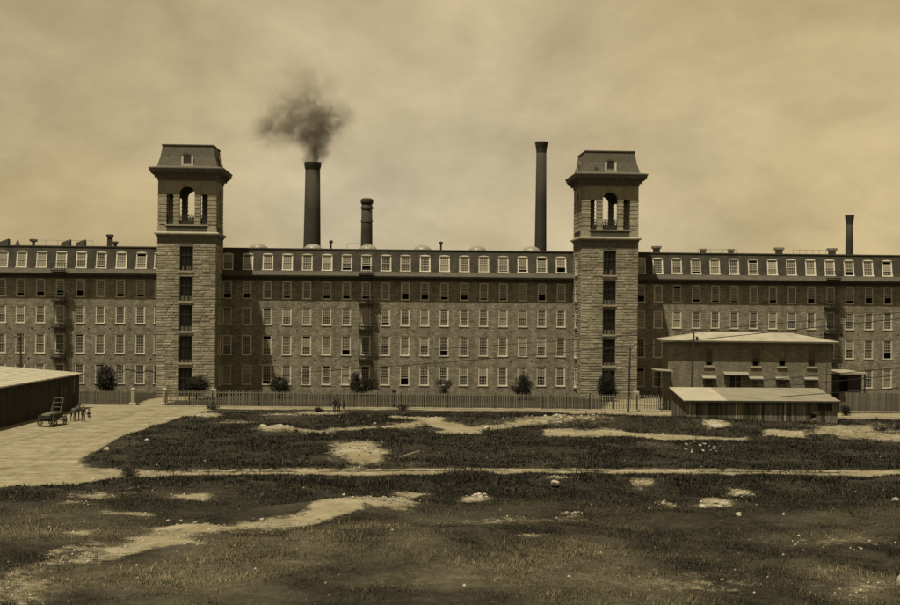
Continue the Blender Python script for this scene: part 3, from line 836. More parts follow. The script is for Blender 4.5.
TW = 1.74
TWIN = [(16.95, 20.2), (12.9, 16.1), (8.85, 12.3), (4.6, 8.15), (0.1, 3.85)]
SWIN = [(16.9, 19.4), (13.3, 15.8), (9.6, 12.1), (5.4, 8.2), (1.3, 4.0)]
def make_tower(cx, label, flipx):
    t = thing('bell_tower', label, 'tower', (cx, -HW, 0), 0, 'granite stair towers with open belfries')
    W_ = HW
    front = [(-TW / 2, TW / 2, a, b) for a, b in TWIN]
    sx = 0.6                       # side windows stand towards the mill
    side = [(-1.1 + sx, 1.1 + sx, a, b) for a, b in SWIN]
    core = MB()
    panel(core, (0, -W_, 0), (1, 0, 0), (0, -1, 0), -W_, W_, -0.3, 20.5, front, 0.45)
    panel(core, (-W_, 0, 0), (0, 1, 0), (-1, 0, 0), -W_, W_, -0.3, 20.5, side, 0.4)
    panel(core, (W_, 0, 0), (0, 1, 0), (1, 0, 0), -W_, W_, -0.3, 20.5, side, 0.4)
    panel(core, (0, W_ - .01, 0), (1, 0, 0), (0, 1, 0), -W_, W_, -0.3, 20.5, [], 0.4)
    core.build('wall', 'mortar_core', t)
    sf = MB()
    stone_face(sf, (0, -W_, 0), (1, 0, 0), (0, -1, 0), -W_ - 0.05, W_ + 0.05, 0.0, 20.45, front)
    stone_face(sf, (-W_, 0, 0), (0, 1, 0), (-1, 0, 0), -W_, W_, 0.0, 20.45, side)
    stone_face(sf, (W_, 0, 0), (0, 1, 0), (1, 0, 0), -W_, W_, 0.0, 20.45, side)
    tag(sf.build('stone_facing', 'tower_granite', t, tones=True), kind='stuff')
    MB().box(-W_ + .6, W_ - .6, -W_ + 1.0, W_ - 0.6, 0, 20.2).build('interior_core', 'interior_dark', t)  # dark filler; the unlit inside of the shaft is put into its colour
    # plinth corner blocks
    MB().square_loft([(0.36, 0), (0.36, 1.05), (0.3, 1.15)], W_ - 0.1, -W_ - 0.05).build('plinth_block', 'granite_post', t)
    # doorways stacked up the front: dark frame with two mullions, a transom and pale boards below
    for k, (a, b) in enumerate(TWIN):
        w = TW / 2 - .005; h = b - a - .005
        f = MB(); y = -W_
        f.box(-w, -w + .12, y + .12, y + .26, a + .005, a + h); f.box(w - .12, w, y + .12, y + .26, a + .005, a + h)
        f.box(-w + .12, w - .12, y + .12, y + .26, a + h - .12, a + h)
        for xx in (-0.28, 0.28): f.box(xx - .045, xx + .045, y + .13, y + .25, a + .005, a + h - .12)
        f.box(-w + .12, w - .12, y + .14, y + .24, a + h * .62, a + h * .62 + .1)
        fo = f.build('window', 'door_timber', t)
        MB().box(-w + .1, w - .1, y + .27, y + .29, a + .01, a + h - .05).build('pane', 'pane_black', fo)
        if k in (1, 2, 3):
            MB().box(-w + .13, w - .13, y + .2, y + .262, a + .01, a + (0.62 if k != 3 else .4)).build('apron_panel', 'brown_trim', fo)
        elif k == 0:
            q = MB()
            for xx in (-.5, .15, .45): q.box(xx - .1, xx + .1, y + .2, y + .262, a + .02, a + .5 + .3 * random.random())
            q.build('apron_panel', 'picket_wood', fo)
        MB().box(-TW / 2 - .1, TW / 2 + .1, y - .16, y + .1, a - .24, a).build('sill', 'dressed_stone', fo)
    for s in (-1, 1):
        for a, b in SWIN:
            add_window(t, (s * (W_ + .11), sx, a), 2.2, b - a, rz=R(90) * s, cols=6, rows=3, p_open=.1)
    # string course between shaft and belfry
    MB().square_loft([(W_ - .02, 20.46), (W_ + .03, 20.5), (W_ + .03, 21.45), (W_ + .12, 21.5), (W_ + .15, 21.68), (W_ - .3, 21.7)]).build('frieze', 'brown_trim', t)
    MB().square_loft([(W_ + .15, 21.69), (W_ + .30, 21.74), (W_ + .42, 21.86), (W_ + .42, 22.0), (W_ + .18, 22.16), (W_ - .5, 22.17)]).build('string_course', 'dressed_stone', t)
    MB().square_loft([(0.14, 20.6), (0.2, 21.4)], 0, -W_ + .08).build('keystone', 'brown_trim', t)
    # belfry floor, parapet panels, piers
    MB().square_loft([(W_ - .1, 22.18), (W_ - .1, 23.05)]).build('belfry_floor', 'brown_trim', t)
    for q in range(4):
        rot = Matrix.Rotation(q * math.pi / 2, 4, 'Z')
        p_ = MB(); p_.box(-W_ + 1.2, W_ - 1.2, -W_ - .0, -W_ + .5, 22.2, 22.95)
        p_.v = [tuple(rot @ Vector(v)) for v in p_.v]; p_.build('parapet_panel', 'cornice_dark', t)
        s_ = MB(); s_.box(-W_ + 1.0, W_ - 1.0, -W_ - .1, -W_ + .55, 22.96, 23.12)
        s_.v = [tuple(rot @ Vector(v)) for v in s_.v]; s_.build('parapet_cap', 'dressed_stone', t)
        c_ = MB(); c_.box(-W_ - .03, -W_ + 1.18, -W_ - .03, -W_ + 1.18, 22.18, 23.0)
        c_.v = [tuple(rot @ Vector(v)) for v in c_.v]; c_.build('corner_pedestal', 'granite_post', t)
        # corner pier and two inner piers of alternating blocks
        def pier(x0, x1, yd, name='pier'):
            b_ = MB(); nb = 15; hz = 4.05 / nb; z = 23.13
            for k in range(nb):
                o = 0.035 if k % 2 == 0 else 0.0
                b_.box(x0 - o, x1 + o, -W_ - o, -W_ + yd + o, z + .012, z + hz - .012, random.uniform(1.0, 1.45))
                b_.box(x0 + .03, x1 - .03, -W_ + .03, -W_ + yd - .03, z + hz - .013, z + hz + .013, 0.55)
                z += hz
            b_.v = [tuple(rot @ Vector(v)) for v in b_.v]
            b_.build(name, 'tower_granite', t, tones=True)
        pier(-W_ + 0.02, -W_ + 1.12, 1.1)
        pier(-1.80, -1.03, 0.62); pier(1.03, 1.80, 0.62)
        # head wall with the arch
        a_ = MB(); zb = 27.2; n = 12; rr = 1.03; th = 0.6
        pts = [(-W_ + (0.0 if q % 2 == 0 else th), zb)] + [(-rr * math.cos(math.pi * k / n), zb + rr * math.sin(math.pi * k / n)) for k in range(n + 1)] + [(W_ - (0.0 if q % 2 == 0 else th), zb)]
        top = 29.3
        for (xa, za), (xb, zb2) in zip(pts[:-1], pts[1:]):
            a_.add([(xa, -W_, za), (xb, -W_, zb2), (xb, -W_, top), (xa, -W_, top), (xa, -W_ + th, za), (xb, -W_ + th, zb2), (xb, -W_ + th, top), (xa, -W_ + th, top)],
                   [(0, 1, 2, 3), (7, 6, 5, 4), (0, 4, 5, 1)])
        a_.v = [tuple(rot @ Vector(v)) for v in a_.v]
        a_.build('arched_wall', 'belfry_wall', t)
        # archivolt ring
        r_ = MB()
        for k in range(n):
            w0, w1 = math.pi * k / n, math.pi * (k + 1) / n
            c4 = [(-r * math.cos(w), zb + r * math.sin(w)) for w, r in ((w0, 1.04), (w1, 1.04), (w1, 1.3), (w0, 1.3))]
            r_.add([(x, -W_ - .06, z) for x, z in c4] + [(x, -W_ + .05, z) for x, z in c4], [(0, 3, 2, 1), (0, 1, 5, 4), (2, 3, 7, 6)])
        r_.v = [tuple(rot @ Vector(v)) for v in r_.v]
        r_.build('archivolt', 'belfry_wall', t)
        # balustrade
        for (xa, xb) in ((-2.75, -1.80), (-1.03, 1.03), (1.80, 2.75)):
            l_ = MB(); y = -W_ + .28
            l_.box(xa + .01, xb - .01, y - .05, y + .05, 24.42, 24.52); l_.box(xa + .01, xb - .01, y - .04, y + .04, 23.68, 23.76)
            l_.box(xa + .012, xb - .012, y - .03, y + .03, 23.13, 23.67)
            nn = max(2, round((xb - xa) / .42)); ww = (xb - xa) / nn
            for k in range(nn):
                u0 = xa + k * ww; u1 = u0 + ww
                l_.tube([(u0, y, 23.76), (u1, y, 24.42)], 0.04, 4); l_.tube([(u1, y, 23.76), (u0, y, 24.42)], 0.04, 4)
                l_.tube([(u0 + .02, y, 23.76), (u0 + .02, y, 24.42)], 0.035, 4)
            l_.v = [tuple(rot @ Vector(v)) for v in l_.v]
            l_.build('balustrade', 'dark_timber', t)
        # roof dormer
        d_ = MB(); hw = .8; zz0, zz1 = 30.95, 32.25
        yb = -W_ - 0.12; n2 = 8
        out = [(-hw, zz0), (hw, zz0), (hw, zz1 - .1)] + [(hw * math.cos(math.pi * k / n2), zz1 - .1 + .62 * math.sin(math.pi * k / n2)) for k in range(1, n2)] + [(-hw, zz1 - .1)]
        inn = [(x * .66, zz0 + .2 + (z - zz0) * .74) for x, z in out]
        no = len(out)
        hood = MB()
        hood.add([(x, yb, z) for x, z in out] + [(x, yb + 1.5, z) for x, z in out], [(k, no + k, no + (k + 1) % no, (k + 1) % no) for k in range(no)])
        hood.v = [tuple(rot @ Vector(v)) for v in hood.v]
        do = hood.build('dormer', 'slate_tower', t)
        d_.add([(x, yb, z) for x, z in out] + [(x, yb, z) for x, z in inn] + [(x, yb + .15, z) for x, z in inn],
               [(k, (k + 1) % no, no + (k + 1) % no, no + k) for k in range(no)] + [(no + k, no + (k + 1) % no, 2 * no + (k + 1) % no, 2 * no + k) for k in range(no)])
        pale = MB(); keepf = []
        d_.v = [tuple(rot @ Vector(v)) for v in d_.v]
        lower = MB(); lower.v = d_.v; upper = MB(); upper.v = d_.v
        for fi, f in enumerate(d_.f):
            zc = sum(d_.v[i][2] for i in f) / len(f)
            (lower if zc < zz1 - .05 else upper).f.append(f)
        lower.t = [1] * len(lower.f); upper.t = [1] * len(upper.f)
        lower.build('dormer_frame', 'white_paint', do); upper.build('dormer_head', 'slate_tower', do)
        g_ = MB(); g_.add([(x, yb + .12, z) for x, z in inn], [tuple(range(no))])
        g_.v = [tuple(rot @ Vector(v)) for v in g_.v]; g_.build('pane', 'pane_dark', do)
    # ceiling and main cornice
    MB().square_loft([(W_ - .65, 28.75), (W_ - .65, 29.2)]).build('belfry_ceiling', 'dark_timber', t)
    MB().square_loft([(W_ + .01, 29.0), (W_ + .1, 29.05), (W_ + .1, 29.32), (W_ + .3, 29.5), (W_ + .42, 29.75), (W_ + .9, 30.1), (W_ + .98, 30.15), (W_ + 1.02, 30.45), (W_ + 1.12, 30.55), (W_ + 1.12, 30.68), (W_ - .1, 30.95), (W_ - .1, 29.1)], cap=False).build('cornice', 'brown_trim', t)
    bk = MB()
    for q in range(4):
        rot = Matrix.Rotation(q * math.pi / 2, 4, 'Z')
        for k in range(13):
            x = -W_ - .35 + (2 * W_ + .7) * k / 12
            m_ = MB(); m_.add([(x - .09, -W_ - .08, 29.35), (x + .09, -W_ - .08, 29.35), (x + .09, -W_ - .95, 30.0), (x - .09, -W_ - .95, 30.0),
                               (x - .09, -W_ - .08, 30.2), (x + .09, -W_ - .08, 30.2), (x + .09, -W_ - .95, 30.2), (x - .09, -W_ - .95, 30.2)],
                              [(0, 3, 2, 1), (4, 5, 6, 7), (0, 4, 7, 3), (1, 2, 6, 5), (2, 3, 7, 6)])
            bk.add([rot @ Vector(v) for v in m_.v], m_.f)
    tag(bk.build('cornice_brackets', 'brown_trim', t), kind='stuff')
    # mansard cap
    rf = MB().square_loft([(W_ + .22, 30.8), (W_ + .12, 31.0), (W_ - .25, 32.3), (W_ - .48, 33.7), (W_ - .5, 33.72)]).build('roof', 'slate_tower', t)
    MB().square_loft([(W_ - .42, 33.70), (W_ - .38, 33.76), (W_ - .38, 33.88), (W_ - .6, 33.95)]).build('roof_curb', 'cornice_dark', rf)
    return t
cl = (plane_y(157.5, 300, -DEPTH_P).x + plane_y(214.7, 300, -DEPTH_P).x) / 2
cr = (plane_y(581.3, 300, -DEPTH_P).x + plane_y(637.4, 300, -DEPTH_P).x) / 2
make_tower(cl, 'left granite stair tower with open arched belfry, nearer the smoking chimney', 1)
t2 = make_tower(cr, 'right granite stair tower with open arched belfry, beside the tall slender chimney', -1)
MB().box(-2.2, -1.75, -HW - .1, -HW + .5, 31.1, 31.6).build('roof_vent', 'cornice_dark', t2)

# ------------------------------------------------------------------ smokestacks
def stack(px, py_top, w_top, w_bot, Y, style, label):
    p = plane_y(px, py_top, Y)
    s = (Y - CAM.y) / FPX
    rt, rb = w_top * s / 2, w_bot * s / 2
    zt = p.z
    t = thing('smokestack', label, 'chimney', (p.x, Y, 0), 0, 'factory chimneys behind the mill')
    zroof = 20.0
    rg = rb + (rb - rt) * zroof / (zt - zroof)
    MB().lathe([(rg, 0), (rb, zroof), ((rb + rt) / 2, (zroof + zt) / 2), (rt, zt - 0.1)], 24).build('shaft', 'chimney_brick', t, smooth=True)
    if style == 'crown':
        MB().lathe([(rt * 1.0, zt - 1.4), (rt * 1.06, zt - 1.1), (rt * 1.16, zt - .5), (rt * 1.16, zt), (rt * .8, zt + .02), (rt * .8, zt - .6)], 24, cap=False).build('cap', 'chimney_brick', t)
    elif style == 'bands':
        for zz in (zt - 1.75, zt - 4.0):
            MB().lathe([(rt * 1.0, zz), (rt * 1.14, zz + .05), (rt * 1.14, zz + .45), (rt * 1.0, zz + .5)], 24, cap=False).build('band', 'cornice_dark', t)
        MB().lathe([(rt * 1.0, zt - 1.0), (rt * 1.2, zt - .6), (rt * 1.2, zt - .1), (rt * .8, zt + .1), (rt * .8, zt - .6)], 24, cap=False).build('cap', 'chimney_brick', t)
    else:
        MB().lathe([(rt * 1.0, zt - 2.2), (rt * 1.1, zt - 1.2), (rt * 1.32, zt - .25), (rt * 1.32, zt), (rt * 1.0, zt + .02), (rt * .9, zt - .6)], 24, cap=False).build('cap', 'chimney_brick', t)
    return p
smoke_p = stack(312.8, 162.5, 14.5, 17.5, 42, 'crown', 'thick dark brick chimney pouring black smoke')
stack(367, 199, 10.5, 12, 36, 'bands', 'short banded brick chimney right of the smoking one')
stack(541.5, 142, 10, 12.2, 46, 'flare', 'tallest slender brick chimney left of the right tower')
d_p = stack(849.6, 215, 7.0, 8.2, 60, 'flare', 'small distant brick chimney at the far right')

def smoke(name, base, label, blobs, dens, nscale):
    """blobs = (dx, dz, radius, density); one voxel-remeshed envelope with an uneven soot volume in it"""
    m_ = bpy.data.meshes.new(name); bm = bmesh.new()
    for dx, dz, r, k in blobs:
        bmesh.ops.create_icosphere(bm, subdivisions=3, radius=r * 1.12, matrix=Matrix.Translation((dx, 0, dz)))
    bm.to_mesh(m_); bm.free()
    mt = bpy.data.materials.new(name); mt.use_nodes = True
    nt = mt.node_tree; N = nt.nodes; L = nt.links
    N.clear()
    out = N.new('ShaderNodeOutputMaterial'); pv = N.new('ShaderNodeVolumePrincipled')
    pv.inputs['Color'].default_value = (0.17, 0.145, 0.11, 1)
    pv.inputs['Anisotropy'].default_value = 0.2
    L.new(pv.outputs[0], out.inputs['Volume'])
    tcn = N.new('ShaderNodeTexCoord')
    nn = N.new('ShaderNodeTexNoise'); nn.inputs['Scale'].default_value = nscale; nn.inputs['Detail'].default_value = 3; nn.inputs['Distortion'].default_value = 0.6
    L.new(tcn.outputs['Object'], nn.inputs['Vector'])
    wv = N.new('ShaderNodeVectorMath'); wv.operation = 'MULTIPLY_ADD'
    L.new(nn.outputs['Color'], wv.inputs[0]); wv.inputs[1].default_value = (2.6, 2.6, 2.6)
    ofs = N.new('ShaderNodeVectorMath'); ofs.operation = 'SUBTRACT'; L.new(tcn.outputs['Object'], ofs.inputs[0]); ofs.inputs[1].default_value = (1.3, 1.3, 1.3)
    L.new(ofs.outputs[0], wv.inputs[2])
    tot = None
    for dx, dz, r, k in blobs:
        sb = N.new('ShaderNodeVectorMath'); sb.operation = 'SUBTRACT'; L.new(wv.outputs[0], sb.inputs[0]); sb.inputs[1].default_value = (dx, 0, dz)
        ln = N.new('ShaderNodeVectorMath'); ln.operation = 'LENGTH'; L.new(sb.outputs[0], ln.inputs[0])
        mm = N.new('ShaderNodeMapRange'); mm.interpolation_type = 'SMOOTHSTEP'
        mm.inputs['From Min'].default_value = r; mm.inputs['From Max'].default_value = r * 0.1
        mm.inputs['To Min'].default_value = 0; mm.inputs['To Max'].default_value = k
        L.new(ln.outputs['Value'], mm.inputs['Value'])
        if tot is None: tot = mm.outputs[0]
        else:
            ad = N.new('ShaderNodeMath'); ad.operation = 'ADD'; L.new(tot, ad.inputs[0]); L.new(mm.outputs[0], ad.inputs[1]); tot = ad.outputs[0]
    n2 = N.new('ShaderNodeTexNoise'); n2.inputs['Scale'].default_value = nscale * 2.0; n2.inputs['Detail'].default_value = 6; n2.inputs['Distortion'].default_value = 0.8
    L.new(tcn.outputs['Object'], n2.inputs['Vector'])
    m2 = N.new('ShaderNodeMapRange'); m2.inputs['From Min'].default_value = 0.36; m2.inputs['From Max'].default_value = 0.66
    m2.inputs['To Min'].default_value = 0.12 * dens; m2.inputs['To Max'].default_value = 1.9 * dens
    L.new(n2.outputs['Fac'], m2.inputs['Value'])
    fm_ = N.new('ShaderNodeMath'); fm_.operation = 'MULTIPLY'; L.new(tot, fm_.inputs[0]); L.new(m2.outputs[0], fm_.inputs[1])
    L.new(fm_.outputs[0], pv.inputs['Density'])
    m_.materials.append(mt)
    o = place(name, m_, None, base)
    rm = o.modifiers.new('remesh', 'REMESH'); rm.mode = 'VOXEL'; rm.voxel_size = 0.45
    tag(o, label, 'smoke', kind='stuff')
smoke('smoke_plume', (smoke_p.x, 42, smoke_p.z), 'black smoke plume drifting from the thick chimney',
      [(0.0, 0.3, 2.1, 0.9), (0.1, 1.9, 3.0, 0.7), (0.5, 4.0, 4.0, 0.5), (1.2, 6.4, 5.0, 0.36), (4.0, 8.0, 4.2, 0.22), (-2.6, 5.6, 4.4, 0.24), (-5.8, 6.2, 4.8, 0.26), (-8.4, 5.0, 3.8, 0.12),
       (-1.2, 9.6, 5.0, 0.17), (-4.5, 10.0, 4.6, 0.10), (1.0, 13.0, 5.2, 0.07), (-2.5, 15.5, 5.0, 0.04)], 0.78, 0.22)
smoke('smoke_wisp', (d_p.x, 60, d_p.z), 'thin smoke wisp over the small distant chimney',
      [(0.3, 0.9, 1.0, 0.3), (1.2, 2.2, 1.5, 0.2), (2.8, 3.6, 1.9, 0.14)], 0.25, 0.6)

# ------------------------------------------------------------------ fences, gate, kerb
FA, FB = ground(165, 405.6), ground(675, 410.6)
def fence_run(name, A, B, label, pitch, w, h, m, top='point', post_every=2.9, base=0.12):
    A = Vector(A); B = Vector(B); L_ = (B - A).length; rz = math.atan2(B.y - A.y, B.x - A.x)
    t = thing(name, label, 'fence', A, rz)
    p = MB()
    d = 0.022
    if top == 'point':
        p.add([(-w / 2, -d, 0), (w / 2, -d, 0), (w / 2, d, 0), (-w / 2, d, 0), (-w / 2, -d, h - .1), (w / 2, -d, h - .1), (w / 2, d, h - .1), (-w / 2, d, h - .1), (0, -d, h), (0, d, h)],
              [(0, 1, 5, 8, 4), (1, 2, 6, 5), (2, 3, 7, 9, 6), (3, 0, 4, 7), (4, 8, 9, 7), (8, 5, 6, 9)])
    else: p.box(-w / 2, w / 2, -d, d, 0, h)
    nm = 'picket' if top == 'point' else 'board'
    me = p.mesh(nm, m); n = int(L_ / pitch)
    for k in range(n + 1):
        o = place(nm, me, t, (k * L_ / n, 0, base + random.uniform(-.02, .02)), (0, random.gauss(0, .008), 0))
        o.scale = (1, 1, random.uniform(.97, 1.02))
    for z in (0.45, h - .35):
        MB().box(0, L_, d + .001, d + .07, base + z, base + z + .1).build('rail', m, t)
    k = 0
    while k <= L_:
        MB().square_loft([(0.08, -.1), (0.08, h + .02), (0.03, h + .1)], k, d + .16).build('post', 'dark_timber', t); k += post_every
    return t
fence_run('picket_fence', FA, FB, 'long wooden picket fence between the mill yard and the road', 0.285, 0.10, 1.85, 'picket_wood')
fence_run('picket_fence', ground(72, 403.8), ground(130, 404.6), 'short picket fence left of the gate, below the small round tree', 0.19, 0.12, 1.6, 'fence_board')
fence_run('board_fence', ground(840, 411.2), ground(925, 412), 'tight board fence at the far right before the mill', 0.2, 0.19, 2.2, 'fence_board', 'flat')
g_ = ground(394, 407.2)
MB().square_loft([(0.22, -.1), (0.22, 2.0), (0.26, 2.02), (0.26, 2.15), (0.1, 2.22)]).build('gate_post', 'dark_timber', None, g_ + Vector((0, -.25, 0)))
tag(C.objects[-1] if False else bpy.data.objects['gate_post'], 'stout dark post standing at the middle of the picket fence', 'post')
for i, (p, lb) in enumerate(((133, 'left granite gate pillar at the mill yard entrance'), (164.5, 'right granite gate pillar where the picket fence begins'))):
    g_ = ground(p, 405.0)
    gp = thing('gate_pillar', lb, 'pillar', g_, 0, 'granite pillars of the yard gate')
    MB().square_loft([(0.24, -.1), (0.22, 1.85), (0.2, 1.9)]).build('shaft', 'granite_post', gp)
    MB().square_loft([(0.27, 1.88), (0.27, 1.98), (0.12, 2.12)]).build('cap', 'granite_post', gp)
    MB().square_loft([(0.42, -.1), (0.42, .22), (0.36, .3)]).build('base', 'granite_post', gp)
kb = MB()
def kerb(a, b, w=0.35, h=0.13):
    a = Vector(a); b = Vector(b); d = (b - a).normalized(); nrm = Vector((d.y, -d.x, 0)) * w
    kb.add([a, b, b + nrm, a + nrm, a + Vector((0, 0, h)), b + Vector((0, 0, h)), b + nrm + Vector((0, 0, h)), a + nrm + Vector((0, 0, h))],
           [(4, 7, 6, 5), (0, 4, 5, 1), (1, 5, 6, 2), (2, 6, 7, 3), (3, 7, 4, 0)])
kerb(ground(168, 406.4), ground(672, 411.2)); kerb(ground(840, 411.8), ground(940, 412.8)); kerb(ground(70, 404.6), ground(131, 405.2))
tag(kb.build('kerb', 'kerb_stone'), kind='structure')

# ------------------------------------------------------------------ trees and bushes
def plant(name, label, px, py, Y, blobs, trunk_h, leafs, size=0.16, m='leaf', cat='tree', stems=3):
    """blobs: (dx, z, rx, rz) in metres"""
    base = plane_y(px, py, Y); base.z = 0
    t = thing(name, label, cat, base)
    r = np.random.default_rng(abs(hash(label)) % 1000 if False else sum(map(ord, label)))
    tr = MB()
    top = max(b[1] for b in blobs)
    tr.tube([(0, 0, -.1), (r.normal(0, .05), r.normal(0, .05), trunk_h * .6), (0.03, 0, max(trunk_h, top * .7))], [0.12, .09, .04], 7)
    for b in blobs:
        for k in range(stems):
            a = r.uniform(0, 6.28)
            tr.tube([(0, 0, trunk_h * r.uniform(.4, .9)), (b[0] * .5, r.normal(0, .2), (trunk_h + b[1]) * .5), (b[0] + b[2] * .6 * math.cos(a), b[2] * .6 * math.sin(a), b[1] + r.uniform(-.3, .5) * b[3])], [0.05, .035, .012], 5)
    tr.build('trunk', 'bark', t)
    cr_ = MB(); vols = np.array([b[2] ** 2 * b[3] for b in blobs]); vols = vols / vols.sum()
    # leaf clumps: twig centres, then leaves around each
    for b, f in zip(blobs, vols):
        for c in range(max(6, int(leafs * 1.7 * f / 22))):
            d = r.normal(size=3); d /= np.linalg.norm(d); rad = r.uniform(.35, 1.08) ** .6
            cc = np.array([b[0] + d[0] * b[2] * rad, d[1] * b[2] * rad, b[1] + d[2] * b[3] * rad])
            tone = r.uniform(.45, 1.7)
            for k in range(22):
                p = cc + r.normal(0, size * 1.15, 3)
                u = r.normal(size=3); u /= np.linalg.norm(u); v = np.cross(u, r.normal(size=3)); v /= np.linalg.norm(v) + 1e-9
                s = size * r.uniform(.5, 1.1)
                cr_.add([p - u * s * .5, p + v * s * .32, p + u * s * .6, p - v * s * .32], [(0, 1, 2, 3)], tone * r.uniform(.75, 1.3))
    cr_.build('crown', m, t, tones=True)
    return t
plant('small_tree', 'small round dark tree behind the fence left of the gate', 106, 395, -16, [(0, 3.0, 1.15, 1.5), (.1, 2.1, 1.2, .8), (-.1, 3.9, .7, .7)], 1.4, 4200, .17, 'leaf_dark')
plant('bush', 'spreading bush at the foot of the left stair tower', 196.5, 395, -11.5, [(0.2, 2.0, 1.3, .85), (-.9, 1.6, .7, .8), (1.0, 1.8, .6, .6), (-.1, 1.0, 1.0, .8), (.2, 2.7, .5, .4)], .8, 3600, .17, 'leaf_dark', 'bush')
plant('bush', 'rounded bush before the wall right of the left tower', 280, 395, -9, [(0, 1.9, 1.05, .85), (.6, 1.4, .8, .7), (-.8, 1.7, .6, .7), (0, 1.0, .9, .6)], .8, 3000, .17, 'leaf_dark', 'bush')
plant('bush', 'wild climbing bush below the middle fire escape', 363, 395, -3, [(-1.2, 1.9, .7, 1.2), (-.3, 1.2, 1.3, 1.0), (.9, 1.5, .9, .8), (-1.0, 2.7, .5, .5), (.2, 2.2, .6, .4)], .8, 3400, .17, 'leaf_dark', 'bush', 5)
plant('bush', 'thin small sapling among the middle ground-floor windows', 444, 396, -8, [(-.5, 2.2, .45, .4), (.5, 2.1, .55, .45), (0, 1.4, .45, .5), (0, .8, .5, .5)], .9, 1300, .15, 'leaf', 'bush')
plant('conical_tree', 'loose conical tree before the wall left of the right tower', 523.5, 396, -9, [(0, 3.2, .45, .75), (-.1, 2.4, .85, .7), (.4, 1.9, .9, .6), (-.9, 1.6, .8, .5), (0, 1.1, 1.1, .7)], .9, 3600, .16, 'leaf_dark')
plant('clipped_tree', 'dense dark egg-shaped tree at the foot of the right tower', 606.5, 397, -11, [(0, 2.4, 1.25, 1.1), (0, 1.4, 1.35, 1.0), (0, 3.0, .8, .6), (.3, .9, 1.1, .7)], .8, 6500, .15, 'leaf_dark')
plant('bush', 'low dark bush beside the right end of the plank shed', 845, 415.5, ground(845, 415.5).y, [(0, .75, .5, .55), (.1, .45, .5, .4)], .4, 1200, .12, 'leaf_dark', 'bush')
for i, (p, y, s, lb) in enumerate(((402, 410, .5, 'low weed bush by the fence near the dark middle post'), (212, 409.5, .55, 'low weed bush at the grass edge near the gate'), (128, 477, .45, 'tall weed clump at the roadside on the left'),
                                 (318, 412, .4, 'low weed bush left of the standing people'), (893, 430, .7, 'dark weed bush at the far right below the board fence'), (880, 432, .6, 'second dark weed bush below the board fence'), (636, 484, .55, 'dark weed clump below the road right of centre'),
                                 (545, 484, .5, 'dark weed clump below the road at the centre'))):
    plant('weed_bush', lb, p, y, ground(p, y).y, [(0, s * .6, s * 1.1, s * .7), (s * .9, s * .45, s * .8, s * .45)], .15, 700, .11, 'leaf_dark', 'bush', 2)

# ------------------------------------------------------------------ low building at the left
A = ground(79, 408.3); B = ground(0, 428)
dirv = (B - A).normalized()
Lw = (B - A).length + 14
rz = math.atan2(dirv.y, dirv.x)       # local +x runs towards the camera along the wall
lb_ = thing('storage_shed', 'long low dark storage shed with pale roof at the left edge', 'shed', A, rz)
# local: x along wall, wall plane y=0 with outward normal +y?  (left-hand side) decide by world
out = Vector((math.cos(rz + math.pi / 2), math.sin(rz + math.pi / 2), 0))
sg = 1 if out.x > 0 else -1
He = 4.25
w_ = MB(); Dp = 16
def P(x, y, z): return (x, sg * y, z)
wops = [(1.0, 2.3, 2.0, 3.5)]
panel(w_, (0, 0, 0), (1, 0, 0), (0, sg, 0), 0, Lw, -.1, He - .12, wops, .15)
w_.add([P(0, 0, -.1), P(0, -Dp, -.1), P(0, -Dp, He + 1.0), P(0, 0, He - .12)], [(0, 1, 2, 3)])
w_.add([P(Lw, 0, -.1), P(Lw, -Dp, -.1), P(Lw, -Dp, He + 1.0), P(Lw, 0, He - .12)], [(0, 3, 2, 1)])
w_.build('wall', 'black_board', lb_)
bt_ = MB()
for k in range(int(Lw / 0.45)):
    x = .2 + k * .45
    if 0.9 < x < 2.4: bt_.box(x - .03, x + .03, sg * 0.001 if sg > 0 else -.03, .03 if sg > 0 else -.001, 0, 1.9)
    else: bt_.box(x - .03, x + .03, min(sg * .001, sg * .03), max(sg * .001, sg * .03), 0, He - .15)
tag(bt_.build('battens', 'black_board', lb_), kind='stuff')
rf_ = MB(); oh = .45
rf_.add([P(-oh, oh, He - .05), P(Lw + oh, oh, He - .05), P(Lw + oh, -Dp, He + 1.12), P(-oh, -Dp, He + 1.12),
         P(-oh, oh, He - .2), P(Lw + oh, oh, He - .2), P(Lw + oh, -Dp, He + .97), P(-oh, -Dp, He + .97)],
        [(0, 1, 2, 3), (7, 6, 5, 4), (0, 4, 5, 1), (0, 3, 7, 4), (1, 5, 6, 2)])
rf_.build('roof', 'gravel_roof', lb_)
sm_ = MB()
for k in range(int(Lw / 1.9) + 1):
    x = k * 1.9 + .3
    sm_.add([P(x - .04, oh, He - .045), P(x + .04, oh, He - .045), P(x + .04, -Dp, He + 1.125), P(x - .04, -Dp, He + 1.125), P(x - .04, oh, He - .01), P(x + .04, oh, He - .01), P(x + .04, -Dp, He + 1.16), P(x - .04, -Dp, He + 1.16)],
            [(4, 5, 6, 7), (0, 1, 5, 4), (1, 2, 6, 5), (3, 0, 4, 7)])
tag(sm_.build('roof_seams', 'gravel_roof', lb_), kind='stuff')
wn = MB(); 
for (a, b, c, d) in ((1.0, 1.1, 2.0, 3.5), (2.2, 2.3, 2.0, 3.5), (1.1, 2.2, 3.4, 3.5), (1.1, 2.2, 2.0, 2.1), (1.6, 1.68, 2.1, 3.4)):
    wn.box(a + .003, b - .003, min(-sg * .1, -sg * .04), max(-sg * .1, -sg * .04), c + .003, d - .003)
wo_ = wn.build('window', 'fence_board', lb_)
MB().box(1.0, 2.3, min(-sg * .14, -sg * .11), max(-sg * .14, -sg * .11), 2.0, 3.5).build('pane', 'pane_dark', wo_)
